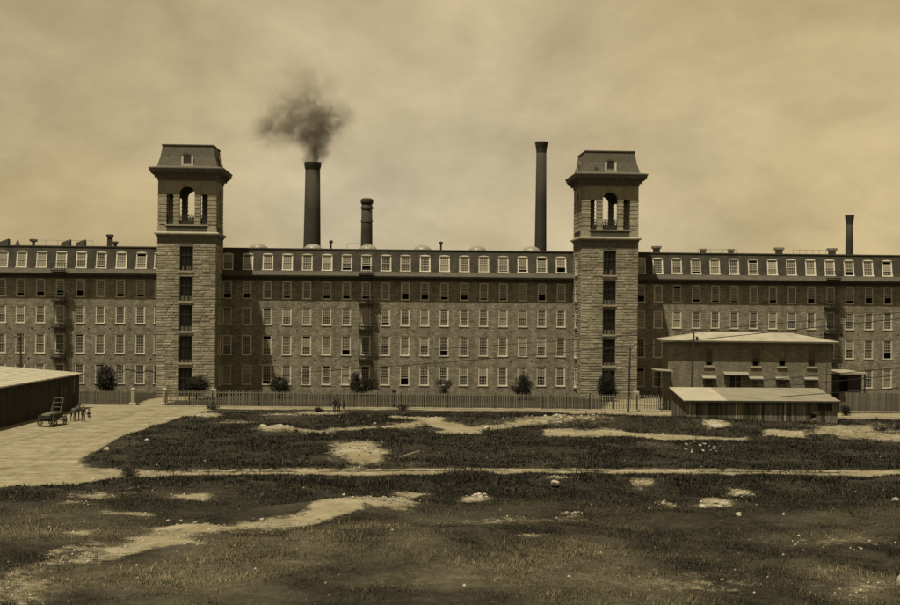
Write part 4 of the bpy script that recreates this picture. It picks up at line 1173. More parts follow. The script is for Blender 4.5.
dr = MB(); dr.box(4.2, 7.2, min(sg * .04, sg * .1), max(sg * .04, sg * .1), 0.05, 3.0)
for x in (4.25, 5.7, 7.1): dr.box(x, x + .1, min(sg * .101, sg * .14), max(sg * .101, sg * .14), .05, 3.0)
dr.build('door', 'black_board', lb_)

# ------------------------------------------------------------------ brick office at the right
YO = ground(750, 411).y
oc0 = plane_y(669.5, 360, YO).x; oc1 = plane_y(829.5, 360, YO).x
ow = oc1 - oc0
office = thing('brick_office', 'two-storey brick outbuilding with pale hipped roof behind the plank shed', 'building', ((oc0 + oc1) / 2, YO, 0), R(-6))
oz = plane_y(750, 341, YO - 1.0).z            # eave
def ox(px): return plane_y(px, 360, YO).x - (oc0 + oc1) / 2
def ozz(py, px=750): return plane_y(px, py, YO).z
h = ow / 2; D2 = 6.5
up = [(ox(p) - .5, ox(p) + .5, ozz(366.5), ozz(349.0)) for p in (709.9, 755.8, 781.4, 810.2)]
dn = [(ox(p) - .55, ox(p) + .55, ozz(390.5), ozz(378.5)) for p in (709.9, 755.8, 781.4, 809.0)]
door = [(ox(736) - .8, ox(736) + .8, 0.3, ozz(375))]
ob = MB()
panel(ob, (0, 0, 0), (1, 0, 0), (0, -1, 0), -h, h, -.1, oz, up + dn + door, .3)
panel(ob, (-h, 0, 0), (0, 1, 0), (-1, 0, 0), 0, D2, -.1, oz, [], .3)
panel(ob, (h, 0, 0), (0, 1, 0), (1, 0, 0), 0, D2, -.1, oz, [], .3)
panel(ob, (0, D2, 0), (1, 0, 0), (0, 1, 0), -h, h, -.1, oz, [], .3)
ob.build('wall', 'brick_wall', office)
MB().box(-h + .3, h - .3, .9, 1.0, 0, oz - .2).build('dark_room_sheet', 'interior_dark', office)  # added dark sheet in place of the unlit office rooms
ov = 0.75
rz_ = plane_y(745, 332.5, YO + D2 / 2).z
ra = plane_y(700, 333, YO + D2 / 2).x - (oc0 + oc1) / 2; rb_ = plane_y(787, 333, YO + D2 / 2).x - (oc0 + oc1) / 2
rr_ = MB()
E = [(-h - ov, -ov, oz), (h + ov, -ov, oz), (h + ov, D2 + ov, oz), (-h - ov, D2 + ov, oz)]
E2 = [(x, y, z - .16) for x, y, z in E]
rr_.add(E + [(ra, D2 / 2, rz_), (rb_, D2 / 2, rz_)] + E2, [(0, 1, 5, 4), (1, 2, 5), (2, 3, 4, 5), (3, 0, 4), (0, 6, 7, 1), (1, 7, 8, 2), (2, 8, 9, 3), (3, 9, 6, 0), (9, 8, 7, 6)])
rr_.build('roof', 'tin_roof', office)
MB().box(-h - ov + .02, h + ov - .02, -ov - .06, -ov - .005, oz - .2, oz - .03).build('fascia', 'brown_trim', office)
for a, b, c, d in up:
    o = add_window(office, ((a + b) / 2, 0, c), b - a, d - c, 'fence_board', cols=2, rows=2, p_shade=.15, p_open=.7)
    MB().box(a - .15 - (a + b) / 2, b + .15 - (a + b) / 2, -.16, -.075, -.14, .06).build('sill', 'dressed_stone', o)
def hood(parent, a, b, z, dpt=.75, drop=.22):
    m_ = MB(); c = (a + b) / 2; w2 = (b - a) / 2
    m_.add([(c - w2, -.002, z + drop), (c + w2, -.002, z + drop), (c + w2, -dpt, z), (c - w2, -dpt, z), (c - w2, -.002, z + drop - .09), (c + w2, -.002, z + drop - .09), (c + w2, -dpt, z - .09), (c - w2, -dpt, z - .09)],
           [(0, 3, 2, 1), (4, 5, 6, 7), (3, 7, 6, 2), (0, 4, 7, 3), (1, 2, 6, 5)])
    for s in (-1, 1):
        m_.add([(c + s * (w2 - .08), -.003, z - .6), (c + s * (w2 - .08), -dpt + .1, z - .1), (c + s * (w2 - .08), -.003, z - .1)], [(0, 1, 2)])
    return m_.build('hood', 'dull_paint', parent)
for i, (a, b, c, d) in enumerate(dn):
    o = add_window(office, ((a + b) / 2, 0, c), b - a, d - c, 'dull_paint' if i == 1 else 'brown_trim', cols=2, rows=2, p_shade=.1, p_open=.3)
    hood(office, a - .3, b + .3, d + .05)
a, b, c, d = door[0]
dm = MB(); dm.box(a + .005, a + .12, .05, .2, c, d - .005); dm.box(b - .12, b - .005, .05, .2, c, d - .005); dm.box(a + .12, b - .12, .05, .2, d - .12, d - .005)
dm.box((a + b) / 2 - .04, (a + b) / 2 + .04, .06, .2, c, d - .12)
do_ = dm.build('door', 'dull_paint', office)
MB().box(a + .1, b - .1, .21, .25, c, d - .1).build('door_leaf', 'dark_timber', do_)
hood(office, a - .7, b + .7, d + .1, 1.2, .28)
# drainpipe
MB().tube([(ox(824), -.12, 0), (ox(824), -.12, oz - .3)], .05, 6).build('drainpipe', 'brown_trim', office)
# canopy porch on its left side
po = thing('porch_canopy', 'small pale-topped porch canopy at the left end of the brick outbuilding', 'porch', (plane_y(664, 380, YO - .5).x, YO - .5, 0))
zc = plane_y(664, 369.5, YO - .5).z
MB().add([(-1.1, -.6, zc), (1.0, -.6, zc - .1), (1.0, 2.2, zc - .1), (-1.1, 2.2, zc), (-1.1, -.6, zc - .14), (1.0, -.6, zc - .24), (1.0, 2.2, zc - .24), (-1.1, 2.2, zc - .14)],
         [(0, 1, 2, 3), (7, 6, 5, 4), (0, 4, 5, 1), (0, 3, 7, 4), (1, 5, 6, 2)]).build('canopy', 'tin_roof', po)
for x, y in ((-.2, -.4), (.75, -.4), (-.2, 2.0)): MB().box(x - .07, x + .07, y - .07, y + .07, 0, zc - .2).build('post', 'dark_timber', po)
MB().box(.2, .9, 1.0, 1.1, 0.1, zc - .3).build('screen', 'fence_board', po)
# dark annex on its right side
YA = YO + 1.5
ax0 = plane_y(829.5, 380, YA).x + .06; ax1 = plane_y(861.5, 380, YA).x
an = thing('timber_annex', 'dark timber annex with thin flat pale roof right of the brick outbuilding', 'building', ((ax0 + ax1) / 2, YA, 0))
aw = (ax1 - ax0) / 2; az = plane_y(846, 374, YA).z
m_ = MB(); xo = plane_y(844, 380, YA).x - (ax0 + ax1) / 2
panel(m_, (0, 0, 0), (1, 0, 0), (0, -1, 0), -aw, aw, 0, az, [(xo - .55, xo + .5, 0.2, az - .35)], 1.2)
panel(m_, (-aw, 0, 0), (0, 1, 0), (-1, 0, 0), 0, 7, 0, az, []); panel(m_, (aw, 0, 0), (0, 1, 0), (1, 0, 0), 0, 7, 0, az, [])
m_.build('wall', 'black_board', an)
MB().box(xo - .55, xo + .5, 1.21, 1.25, .2, az - .35).build('door', 'interior_dark', an)  # dark sheet deep in the opening, its colour holding the shade inside
MB().box(-aw + .02, aw + .55, -.6, 7.3, az + .01, az + .2).build('roof', 'tin_roof', an)
MB().box(aw + .2, aw + .34, -.4, -.26, 0, az).build('post', 'dark_timber', an)

# ------------------------------------------------------------------ plank shed
SF0 = ground(686, 423.2); SF1 = Vector((plane_y(837.5, 400, SF0.y).x, SF0.y, 0))
rz = math.atan2(SF1.y - SF0.y, SF1.x - SF0.x)
SL = (SF1 - SF0).length; SD = 7.2; zf, zb = 2.55, 3.45
shed = thing('plank_shed', 'weathered plank shed with pale lean-to roof before the brick outbuilding', 'shed', SF0, rz)
MB().add([(.06, .06, 0), (SL - .06, .06, 0), (SL - .06, SD - .06, 0), (.06, SD - .06, 0), (.06, .06, zf - .1), (SL - .06, .06, zf - .1), (SL - .06, SD - .06, zb - .1), (.06, SD - .06, zb - .1)],
         [(0, 1, 5, 4), (1, 2, 6, 5), (2, 3, 7, 6), (3, 0, 4, 7), (4, 5, 6, 7)]).build('dark_inner_box', 'interior_dark', shed)  # dark box behind the planks; shade seen through gaps is in its colour
pw = .27
pm = MB().box(-pw / 2 + .008, pw / 2 - .008, -.014, .014, 0, 1).mesh('plank', 'weathered_plank')
pp = MB().box(-pw / 2 + .02, pw / 2 - .06, -.016, .016, 0, 1).mesh('plank', 'pale_plank')
n = int(SL / pw)
hole = (int(n * .83), int(n * .83) + 1); win = range(int(n * .885), int(n * .885) + 6)
for k in range(n):
    x = (k + .5) * SL / n; zt = zf - .06
    segs = [(random.uniform(0, .08), zt)]
    if k in hole: segs = [(0.0, .55), (1.15, zt)]
    if k in win: segs = [(0, 1.45)]
    for z0, z1 in segs:
        pale = (k == int(n * .325)) or (z0 < .2 and random.random() < .035)
        o = place('plank', pp if pale else pm, shed, (x, -.0 + random.uniform(-.012, .012), z0), (0, random.gauss(0, .006), 0)); o.scale = (random.uniform(.94, 1.0), 1, z1 - z0)
n2 = int(SD / pw)
for k in range(n2):
    y = (k + .5) * SD / n2; zt = zf + (zb - zf) * y / SD - .08
    for xx in (0.0, SL):
        o = place('plank', pp if (random.random() < .1 and xx == 0) else pm, shed, (xx + random.uniform(-.01, .01), y, random.uniform(0, .08)), (0, 0, R(90))); o.scale = (1, 1, zt)
MB().box(SL * .83 + .05, SL * .83 + .45, -.035, -.018, .45, .62).build('patch_board', 'pale_plank', shed)
MB().box(SL * .825 + .2, SL * .825 + .75, -.05, -.018, 1.1, 1.22).build('patch_board', 'pale_plank', shed)
wf = MB(); xa, xb = win[0] * SL / n, (win[-1] + 1) * SL / n
for (a, b, c, d) in ((xa, xb, 1.42, 1.5), ((xa + xb) / 2 - .04, (xa + xb) / 2 + .04, 1.5, zf - .1)): wf.box(a, b, -.04, .03, c, d)
wf.build('window_frame', 'weathered_plank', shed)
def rpanel(x0, x1, m):
    q = MB(); a, b = -.4, SD + .25; s = (zb - zf) / SD
    za, zb_ = zf + s * a, zf + s * b
    q.add([(x0, a, za), (x1, a, za), (x1, b, zb_), (x0, b, zb_), (x0, a, za - .1), (x1, a, za - .1), (x1, b, zb_ - .1), (x0, b, zb_ - .1)],
          [(0, 1, 2, 3), (7, 6, 5, 4), (0, 4, 5, 1), (1, 5, 6, 2), (2, 6, 7, 3), (3, 7, 4, 0)])
    q.build('roof_panel', m, shed)
mat('roof_board_pale', 0.50, var=0.2, scale=1.2, stretch=(.3, 3, 1), warm=.95); mat('roof_board_grey', 0.30, var=0.25, scale=1.2, stretch=(.3, 3, 1))
rpanel(-.3, SL * .27, 'roof_board_pale'); rpanel(SL * .27 + .01, SL * .62, 'roof_board_grey'); rpanel(SL * .62 + .01, SL + .3, 'roof_board_grey')
MB().box(-.28, SL + .28, -.46, -.41, zf - .22, zf - .02).build('fascia', 'dark_timber', shed)

# ------------------------------------------------------------------ poles and wires
def pole(px_b, py_b, py_t, px_t, label, arms=True):
    b = ground(px_b, py_b); tp = plane_y(px_t, py_t, b.y)
    t = thing('utility_pole', label, 'pole', b, 0, 'telegraph poles')
    v = tp - b
    MB().tube([(0, 0, -.3), v * .5, v], [.16, .14, .10], 9).build('shaft', 'pole_wood', t)
    if arms:
        MB().box(-.7 + v.x, .7 + v.x, -.06 + v.y - .15, .06 + v.y - .15, v.z - .55, v.z - .42).build('crossarm', 'pole_wood', t)
        for x in (-.6, -.25, .25, .6):
            MB().lathe([(.05, v.z - .42), (.07, v.z - .36), (.05, v.z - .26), (.01, v.z - .24)], 8, v.x + x, v.y - .15).build('insulator', 'dull_paint', t)
    return tp
pole(628, 412.5, 347, 630.3, 'leaning bare pole before the fence by the right tower', False)
tp2 = pole(691, 416, 332.5, 693.8, 'pole with a lamp bracket before the brick outbuilding', False)
tp3 = pole(21, 402, 333, 20.5, 'pole with short crossarm behind the left storage shed', True)
lp = thing('lamp_bracket', 'small lamp bracket at the top of the pole by the brick outbuilding', 'lamp', tp2)
MB().tube([(0, 0, -.5), (.35, -.2, -.45)], .03, 5).build('arm', 'iron', lp)
MB().lathe([(.03, -.45), (.16, -.55), (.13, -.85), (.05, -.95)], 8, .35, -.2).build('lantern', 'iron', lp)
def wire(p0, Y0, p1, Y1, sag, label, r=.04, m='wire', group='wires across the mill front'):
    a = plane_y(p0[0], p0[1], Y0); b = plane_y(p1[0], p1[1], Y1)
    pts = []
    for k in range(25):
        f = k / 24; p = a.lerp(b, f); p.z -= sag * 4 * f * (1 - f); pts.append(p)
    o = MB().tube(pts, r, 4, cap=False).build('overhead_wire', m)
    tag(o, label, 'wire', group)
YW = -60
wire((300, 372.5), -.2, (985, 309), YW, .5, 'wire rising from the wall by the middle fire escape to the right edge')
wire((420, 350), -.2, (985, 304.5), YW, .3, 'uppermost wire crossing the right half of the mill', .034)
wire((620, 391), -6, (985, 359), YW, .2, 'wire crossing the brick outbuilding just above its lower hoods')
wire((672, 394.5), -20, (985, 365.5), YW, .2, 'wire crossing the brick outbuilding below its lower hoods', .036)
wire((660, 404.5), -26, (985, 381), YW, .1, 'lowest wire passing over the plank shed roof')
wire((120, 365), -.2, (283, 364.8), -.6, .02, 'pale level wire across the left stair tower', .03, 'pale_wire')
wire((640, 354), -8, (700, 352), -12, .02, 'short pale wire right of the right tower', .02, 'pale_wire') if False else None
pb = plane_y(985, 300, YW); pb.z = 0
off = thing('utility_pole', 'tall pole beyond the right edge carrying the wires', 'pole', pb, 0, 'telegraph poles')
MB().tube([(0, 0, -.3), (0, 0, 13.6)], [.18, .12], 9).build('shaft', 'pole_wood', off)

# ------------------------------------------------------------------ rocks and rubble
def rock_mesh(seed, m, sub=2):
    r = np.random.default_rng(seed); bm = bmesh.new()
    bmesh.ops.create_icosphere(bm, subdivisions=sub, radius=1)
    nrm = [r.normal(size=3) for _ in range(9)]; nrm = [q / np.linalg.norm(q) for q in nrm]; dd = r.uniform(.55, .9, 9)
    for v in bm.verts:
        p = np.array(v.co)
        for q, d in zip(nrm, dd):
            e_ = p @ q - d
            if e_ > 0: p = p - q * e_ * .9
        v.co = Vector(p * (1 + r.normal(0, .03)))
    me = bpy.data.meshes.new('rock'); bm.to_mesh(me); bm.free(); me.materials.append(MATS[m]); return me
RM = [rock_mesh(s, 'pale_rock') for s in range(5)] + [rock_mesh(s + 40, 'grey_rock') for s in range(3)]
def rock(px, py, w, hgt, label):
    g = ground(px, py); z = gheight(g.x, g.y)
    g = ground(px, py, z)
    s = (g.y - CAM.y) / FPX * w / 2
    o = place('rock', random.choice(RM[:5]), None, (g.x, g.y, z + s * hgt * .2), (0, 0, random.uniform(0, 6)))
    o.scale = (s, s * .8, s * hgt)
    tag(o, label, 'rock', 'loose pale rocks on the vacant lot')
for a in [(107, 450, 7, .8, 'pale boulder at the left tip of the dark grass island'), (147, 441, 6, .8, 'pale boulder on the grass island edge beside the curving road'), (93, 480, 6, .7, 'small pale rock at the roadside in the lower left'),
          (757, 484, 0.1, .6, None), (555, 484, 12, .6, 'pale rock below the road near the centre'), (739, 515, 8, .7, 'small white rock below the rubble at right'), (784, 515, 4, 1.3, 'tiny upright white stone at right'),
          (895, 501, 11, .6, 'white rock at the right edge below the road'), (900, 582, 7, 2.0, 'white stone cut by the lower right edge'), (487, 430, 9, 1.0, 'squared pale block at the end of the sandy path'), (266, 533, 4, .7, 'small pale stone above the sandy bank'),
          (168, 521, 5, .6, 'small pale stone right of the bare patch lower left'), (601, 553, 4, .7, 'lone small stone in the foreground grass'), (262, 520, 7, .6, 'pale stone at the crest of the sandy bank'), (205, 462, 4, .8, 'small pale stone in the grass above the road'),
          (717, 428, 17, .45, 'broad pale rock before the plank shed'), (457, 528, 4, .6, 'small stone in the middle of the foreground grass'), (722, 580, 5, .5, 'flat small stone low in the foreground right'), (157, 466, 4, .9, 'small stone in the dark grass island above the road'), (375, 424, 5, .6, 'small pale stone left of the sandy path')]:
    if a[4]: rock(*a)
def rubble(px, py, rx, ry, n, smin, smax, label, col=5):
    g0 = ground(px, py); t = thing('rubble_pile', label, 'rubble', g0, 0, 'heaps of pale broken stone')
    for k in range(n):
        a = random.uniform(0, 6.28); q = math.sqrt(random.random())
        g = ground(px + rx * q * math.cos(a), py + ry * q * math.sin(a)); z = gheight(g.x, g.y)
        s = random.uniform(smin, smax) * (1.2 - .5 * q)
        o = place('rock', random.choice(RM if random.random() < .3 else RM[:5]), t, (g.x - g0.x, g.y - g0.y, z + s * .12), (random.uniform(-.4, .4), random.uniform(-.4, .4), random.uniform(0, 6)))
        o.scale = (s, s * random.uniform(.6, 1), s * random.uniform(.4, .8))
for a in [(274, 433, 20, 4, 34, .12, .42, 'largest heap of broken pale stone on the grass island'), (203, 417.5, 13, 2, 16, .1, .3, 'pale rubble near the gate end of the grass island'),
          (282, 415.5, 16, 1.8, 16, .1, .28, 'pale rubble on the grass left of the standing people'), (318, 413.5, 12, 1.5, 12, .1, .28, 'low rubble beside the standing people'),
          (713, 507, 16, 3.5, 30, .06, .26, 'white rubble heap in the grass at right below the road'), (745, 496, 12, 2.2, 18, .06, .24, 'white rubble strip just below the road at right'), (478, 497, 13, 2.5, 16, .06, .22, 'low pale rubble below the road at the centre'),
          (354, 459, 18, 5, 22, .08, .3, 'stones on the bare pale bank above the road'), (560, 423, 45, 4, 46, .1, .3, 'scattered stones along the bank before the right fence'), (700, 453, 26, 4, 26, .08, .25, 'dark stony bank below the plank shed'),
          (660, 505, 9, 1.5, 8, .05, .2, 'few pale stones in the grass right of centre'), (572, 514, 10, 1.2, 8, .05, .16, 'thin line of white stones right of centre'), (322, 438, 14, 3, 16, .08, .26, 'pale stones right of the largest heap')]:
    rubble(*a)
def gravel():
    r = np.random.default_rng(5); n = 60000
    Y = r.uniform(-134, -31, n); X = (Y - CAM.y) * (math.tan(R(2.76)) + r.uniform(-.37, .37, n))
    i = np.clip(np.searchsorted(gx, X) - 1, 0, nx - 2); j = np.clip(np.searchsorted(gy, Y) - 1, 0, ny - 2)
    ms_ = gsand[j, i]
    keep = r.random(n) < np.clip(ms_ * .55 + .012, 0, 1) * (groad[j, i] < .3)
    keep |= (groad[j, i] > .5) & (r.random(n) < .05)
    X, Y, i, j = X[keep], Y[keep], i[keep], j[keep]; Z = GZ[j, i]
    sz = .03 + .11 * r.random(len(X)) ** 3
    base = np.array([(1, 0, 0), (-1, 0, 0), (0, 1, 0), (0, -1, 0), (0, 0, .7), (0, 0, -.6)], float)
    V = base[None] * sz[:, None, None] * r.uniform(.6, 1.3, (len(X), 6, 3)) + np.stack([X, Y, Z], -1)[:, None, :]
    F = np.array([(0, 2, 4), (2, 1, 4), (1, 3, 4), (3, 0, 4), (2, 0, 5), (1, 2, 5), (3, 1, 5), (0, 3, 5)])
    F = (F[None] + 6 * np.arange(len(X))[:, None, None]).reshape(-1, 3)
    me = bpy.data.meshes.new('gravel'); V = V.reshape(-1, 3)
    me.vertices.add(len(V)); me.vertices.foreach_set('co', V.ravel())
    me.loops.add(F.size); me.loops.foreach_set('vertex_index', F.ravel().astype(np.int32))
    me.polygons.add(len(F)); me.polygons.foreach_set('loop_start', np.arange(len(F), dtype=np.int32) * 3); me.polygons.foreach_set('loop_total', np.full(len(F), 3, dtype=np.int32))
    me.update(calc_edges=True)
    at = me.attributes.new('tone', 'FLOAT', 'FACE'); at.data.foreach_set('value', np.repeat(r.uniform(.4, 1.5, len(X)), 8).astype(np.float32))
    me.materials.append(MATS['gravel']); tag(place('gravel', me), 'loose gravel and pebbles strewn over the bare ground', 'gravel', kind='stuff')
mat('gravel', .42, var=.2, attr='tone', warm=.85)
gravel()
# timber lying on the grass
g1, g2 = ground(401, 461), ground(419, 456)
o = MB().tube([g1 + Vector((0, 0, .35)), g2 + Vector((0, 0, .4))], .08, 7).build('fallen_timber', 'picket_wood'); tag(o, 'pale timber lying on the dark grass above the road', 'timber')
g1, g2 = ground(95, 589.5), ground(140, 591.5)
o = MB().tube([g1 + Vector((0, 0, .12)), g2 + Vector((0, 0, .12))], .06, 7).build('fallen_timber', 'dark_timber'); tag(o, 'dark timber lying in the foreground grass lower left', 'timber')

# ------------------------------------------------------------------ people, horse and wagon
def clothes(name, ramp):
    m = bpy.data.materials.new(name); m.use_nodes = True; N = m.node_tree.nodes; L = m.node_tree.links
    b = N['Principled BSDF']; b.inputs['Roughness'].default_value = .9
    tcn = N.new('ShaderNodeTexCoord'); sx = N.new('ShaderNodeSeparateXYZ'); L.new(tcn.outputs['Object'], sx.inputs[0])
    dv = N.new('ShaderNodeMath'); dv.operation = 'DIVIDE'; dv.inputs[1].default_value = 2.0; L.new(sx.outputs[2], dv.inputs[0])
    r = N.new('ShaderNodeValToRGB'); r.color_ramp.interpolation = 'CONSTANT'
    while len(r.color_ramp.elements) < len(ramp): r.color_ramp.elements.new(.5)
    for e_, (p, v) in zip(r.color_ramp.elements, ramp): e_.position = p; e_.color = S(v)
    L.new(dv.outputs[0], r.inputs[0]); L.new(r.outputs[0], b.inputs['Base Color'])
    MATS[name] = m
clothes('dark_suit', [(0, .02), (.05, .035), (.46, .03), (.72, .3)])
clothes('shirt_and_trousers', [(0, .02), (.05, .10), (.46, .45), (.74, .3)])
clothes('dark_coat_pale_trousers', [(0, .03), (.05, .42), (.3, .04), (.73, .3)])
def skin(name, pts, edges, rad, m, parent=None, loc=None, rz=0, sub=1):
    me = bpy.data.meshes.new(name); me.from_pydata(pts, edges, []); me.update()
    o = place(name, me, parent, loc, (0, 0, rz))
    mo = o.modifiers.new('skin', 'SKIN'); mo.use_smooth_shade = True
    lay = me.skin_vertices[0] if len(me.skin_vertices) else None
    if lay is None:
        bpy.context.view_layer.objects.active = o; o.select_set(True); bpy.ops.mesh.customdata_skin_add(); lay = me.skin_vertices[0]
    for i, r in enumerate(rad):
        lay.data[i].radius = (r, r) if not hasattr(r, '__len__') else r
        lay.data[i].use_root = (i == 0)
    sb = o.modifiers.new('subdivision', 'SUBSURF'); sb.levels = sub; sb.render_levels = sub
    me.materials.append(MATS[m])
    return o
def hand(parent, p, d):
    m_ = MB(); p = Vector(p); d = Vector(d).normalized(); sd = d.cross(Vector((0, 1, .1))).normalized()
    m_.tube([p - d * .01, p + d * .05, p + d * .09], [.025, .04, .035], 6)
    for k, (o, l) in enumerate(((-.027, .07), (-.009, .085), (.009, .08), (.027, .06))):
        q = p + d * .085 + sd * o; m_.tube([q, q + d * l * .5, q + d * l + Vector((0, -.02, 0))], [.01, .009, .006], 5)
    q = p + d * .03 + sd * -.04; m_.tube([q, q + d * .03 - sd * .03, q + d * .06 - sd * .035], [.011, .01, .008], 5)
    m_.build('hand', 'skin_tone', parent)
mat('skin_tone', .32, var=.1, warm=1.1); mat('felt', .03, var=.2)
def person(loc, rz, hgt, m, label, stride=.12, arm=.15, hat=True, sit=False):
    t = thing('person', label, 'person', loc, rz, 'people by the road'); k = hgt / 1.75
    if not sit:
        pts = [(0, 0, .95), (0, 0, 1.15), (0, 0, 1.38), (0, -.01, 1.5), (0, -.02, 1.60), (0, -.02, 1.72),
               (-.19, 0, 1.40), (-.25, -.02 + arm * .3, 1.12), (-.24, -.1 - arm, .86), (.19, 0, 1.40), (.25, .02, 1.12), (.24, -.08 + arm, .86),
               (-.1, 0, .9), (-.11, -stride * .6, .5), (-.11, -stride, .08), (-.12, -stride - .16, .04), (.1, 0, .9), (.11, stride * .3, .5), (.11, stride, .08), (.12, stride - .16, .04)]
    else:
        pts = [(0, 0, .35), (0, .02, .55), (0, -.02, .80), (0, -.05, .92), (0, -.08, 1.0), (0, -.09, 1.12),
               (-.19, -.02, .80), (-.25, -.15, .58), (-.18, -.38, .52), (.19, -.02, .80), (.25, -.15, .58), (.18, -.38, .52),
               (-.1, -.05, .3), (-.14, -.45, .5), (-.12, -.5, .08), (-.12, -.64, .05), (.1, -.05, .3), (.14, -.45, .46), (.12, -.52, .08), (.12, -.66, .05)]
    edges = [(0, 1), (1, 2), (2, 3), (3, 4), (4, 5), (2, 6), (6, 7), (7, 8), (2, 9), (9, 10), (10, 11), (0, 12), (12, 13), (13, 14), (14, 15), (0, 16), (16, 17), (17, 18), (18, 19)]
    rad = [(.16, .12), (.15, .11), (.17, .12), .06, .095, .085, .08, .055, .035, .08, .055, .035, .10, .07, .045, .035, .10, .07, .045, .035]
    o = skin('body', [tuple(c * k for c in p) for p in pts], edges, [tuple(c * k for c in r) if hasattr(r, '__len__') else r * k for r in rad], m, t, sub=2)
    for a, b in ((7, 8), (10, 11)):
        hand(t, Vector(pts[b]) * k, Vector(pts[b]) - Vector(pts[a]))
    hd = Vector(pts[5]) * k
    fc = MB(); 
    fc.add([(hd.x - .015, hd.y - .09 * k, hd.z - .06), (hd.x + .015, hd.y - .09 * k, hd.z - .06), (hd.x, hd.y - .125 * k, hd.z - .08), (hd.x, hd.y - .09 * k, hd.z - .02)], [(0, 2, 3), (1, 3, 2), (0, 1, 2)])
    fc.build('nose', 'skin_tone', t)
    if hat:
        MB().lathe([(.16, .0), (.165, .015), (.1, .025), (.095, .11), (.05, .13)], 12).build('hat', 'felt', t, hd + Vector((0, 0, .045)))
    return t
g = ground(334.3, 412.6); person((g.x, g.y, gheight(g.x, g.y)), .4, 1.68, 'dark_suit', 'person in dark clothes, leftmost of three standing by the fence')
g = ground(338.6, 413.6); person((g.x, g.y, gheight(g.x, g.y)), -.3, 1.55, 'dark_suit', 'person in dark clothes, middle of three standing by the fence', .05, .05)
g = ground(343.4, 413.6); person((g.x, g.y, gheight(g.x, g.y)), 1.0, 1.45, 'dark_coat_pale_trousers', 'person in dark jacket and pale trousers, rightmost of the three', .16, .2)
g = ground(83.2, 421.8); person((g.x, g.y, 0), 2.9, 1.72, 'dark_suit', 'person in dark clothes standing beside the horse', .1, .1)
g = ground(88.6, 418.3); person((g.x, g.y, 0), .6, 1.3, 'dark_suit', 'person in dark clothes sitting low beyond the horse', sit=True)

# wagon
wg = ground(52.5, 425.6); hg = ground(75.0, 420.8)
hd_ = math.atan2(hg.y - wg.y, hg.x - wg.x)
wagon = thing('horse_wagon', 'open wooden horse wagon with tall ladder rack beside the storage shed', 'wagon', wg, hd_)
wm = MB()
n = 16
def ring(mb, r, w, th, cy):
    vs = []; fs = []
    for k in range(n):
        a = 2 * math.pi * k / n
        for rr, yy in ((r, -w), (r, w), (r - th, w), (r - th, -w)): vs.append((rr * math.cos(a), cy + yy, rr * math.sin(a)))
    for k in range(n):
        for j in range(4): fs.append((k * 4 + j, k * 4 + (j + 1) % 4, ((k + 1) % n) * 4 + (j + 1) % 4, ((k + 1) % n) * 4 + j))
    mb.add(vs, fs)
for x, r in ((1.25, .48), (-1.2, .6)):
    for y in (-.78, .78):
        a_ = MB(); ring(a_, r, .04, .08, 0)
        wh = a_.build('wheel', 'dark_timber', wagon, (x, y, r))
        s_ = MB()
        for k in range(12):
            w = 2 * math.pi * k / 12; s_.tube([(0, 0, 0), ((r - .07) * math.cos(w), 0, (r - .07) * math.sin(w))], .022, 5)
        s_.build('spokes', 'fence_board', wh)
        MB().tube([(0, -.12, 0), (0, .12, 0)], .09, 8).build('hub', 'dark_timber', wh)
    MB().tube([(x, -.78, r), (x, .78, r)], .05, 6).build('axle', 'dark_timber', wagon)
bd = MB(); bd.box(-2.0, 1.7, -.62, .62, .78, .86); bd.box(-1.9, 1.6, -.1, .1, .6, .78); bd.build('bed', 'dark_timber', wagon)
for s in (-1, 1): MB().box(-2.0, 1.0, s * .64 - .025, s * .64 + .025, .862, 1.25).build('side_board', 'dark_timber', wagon)
MB().box(-2.03, -1.98, -.6, .6, .87, 1.2).build('tail_board', 'dark_timber', wagon)
rk = MB()
for y in (-.5, .5): rk.tube([(1.0, y, .86), (1.45, y, 2.75)], .05, 6)
for f in (.2, .5, .75, .98): rk.tube([(1.0 + .45 * f, -.5, .86 + 1.89 * f), (1.0 + .45 * f, .5, .86 + 1.89 * f)], .045, 6)
rk.tube([(1.35, -.5, 2.35), (.3, -.5, .9)], .035, 5); rk.tube([(1.35, .5, 2.35), (.3, .5, .9)], .035, 5)
rk.build('ladder_rack', 'brown_trim', wagon)
MB().box(.95, 1.35, -.5, .5, 1.3, 1.36).build('seat', 'picket_wood', wagon)
sh = MB()
for y in (-.38, .38): sh.tube([(1.3, y * .8, .6), (2.6, y, .95), (4.6, y, 1.05)], .035, 6)
sh.build('shaft', 'dark_timber', wagon)
ld = MB(); ld.add([(-1.9, -.55, .9), (.7, -.55, .9), (.7, .55, .9), (-1.9, .55, .9), (-1.6, -.4, 1.32), (.4, -.4, 1.4), (.4, .4, 1.4), (-1.6, .4, 1.32)],
                  [(0, 1, 5, 4), (1, 2, 6, 5), (2, 3, 7, 6), (3, 0, 4, 7), (4, 5, 6, 7)])
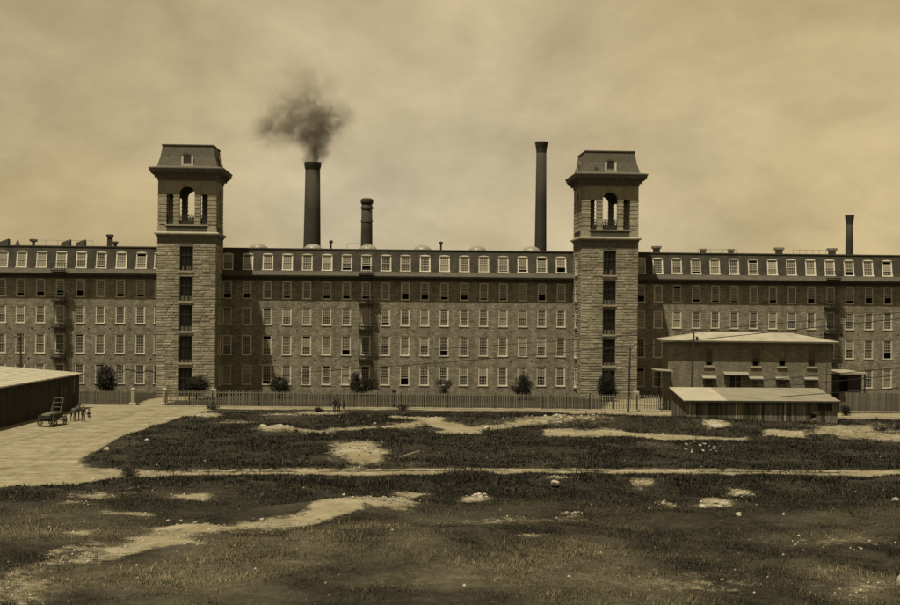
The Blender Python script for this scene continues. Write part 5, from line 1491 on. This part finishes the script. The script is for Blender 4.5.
o = ld.build('wagon_load', 'straw_load', None, wg); o.rotation_euler = (0, 0, hd_); tag(o, 'flat pale load lying on the wagon bed', 'load')

# horse, facing local +x, standing in the shafts
hp = [(0, 0, 1.12), (.45, 0, 1.14), (.75, 0, 1.25), (1.0, 0, 1.62), (1.1, 0, 1.78), (1.32, 0, 1.66), (1.5, 0, 1.5), (-.45, 0, 1.16), (-.72, 0, 1.2),
      (.55, -.17, .95), (.6, -.17, .55), (.56, -.17, .3), (.56, -.17, .06), (.62, -.17, .03),
      (.55, .17, .95), (.5, .17, .55), (.44, .17, .3), (.42, .17, .06), (.48, .17, .03),
      (-.6, -.18, .95), (-.52, -.18, .68), (-.78, -.18, .48), (-.72, -.18, .06), (-.66, -.18, .03),
      (-.6, .18, .95), (-.45, .18, .68), (-.68, .18, .48), (-.6, .18, .06), (-.54, .18, .03)]
he = [(0, 1), (1, 2), (2, 3), (3, 4), (4, 5), (5, 6), (0, 7), (7, 8), (1, 9), (9, 10), (10, 11), (11, 12), (12, 13), (1, 14), (14, 15), (15, 16), (16, 17), (17, 18),
      (7, 19), (19, 20), (20, 21), (21, 22), (22, 23), (7, 24), (24, 25), (25, 26), (26, 27), (27, 28)]
hr = [(.27, .29), (.28, .31), (.22, .25), (.13, .17), .12, .09, .065, (.28, .29), (.2, .22), .12, .07, .055, .045, .05, .12, .07, .055, .045, .05, .15, .1, .065, .045, .05, .15, .1, .065, .045, .05]
horse = thing('horse', 'brown horse harnessed before the wagon', 'horse', hg, hd_)
skin('body', hp, he, hr, 'horse_coat', horse, sub=2)
MB().tube([(-.9, 0, 1.3), (-1.0, 0, 1.1), (-.98, 0, .6)], [.06, .07, .02], 7).build('tail', 'horse_hair', horse)
mn = MB(); mn.tube([(.72, 0, 1.5), (.95, 0, 1.78), (1.08, 0, 1.92)], [.04, .05, .03], 6)
mn.build('mane', 'horse_hair', horse)
for s in (-1, 1): MB().lathe([(.04, 0), (.035, .08), (.005, .15)], 6, 1.1, s * .07).build('ear', 'horse_coat', horse, (0, 0, 1.84))
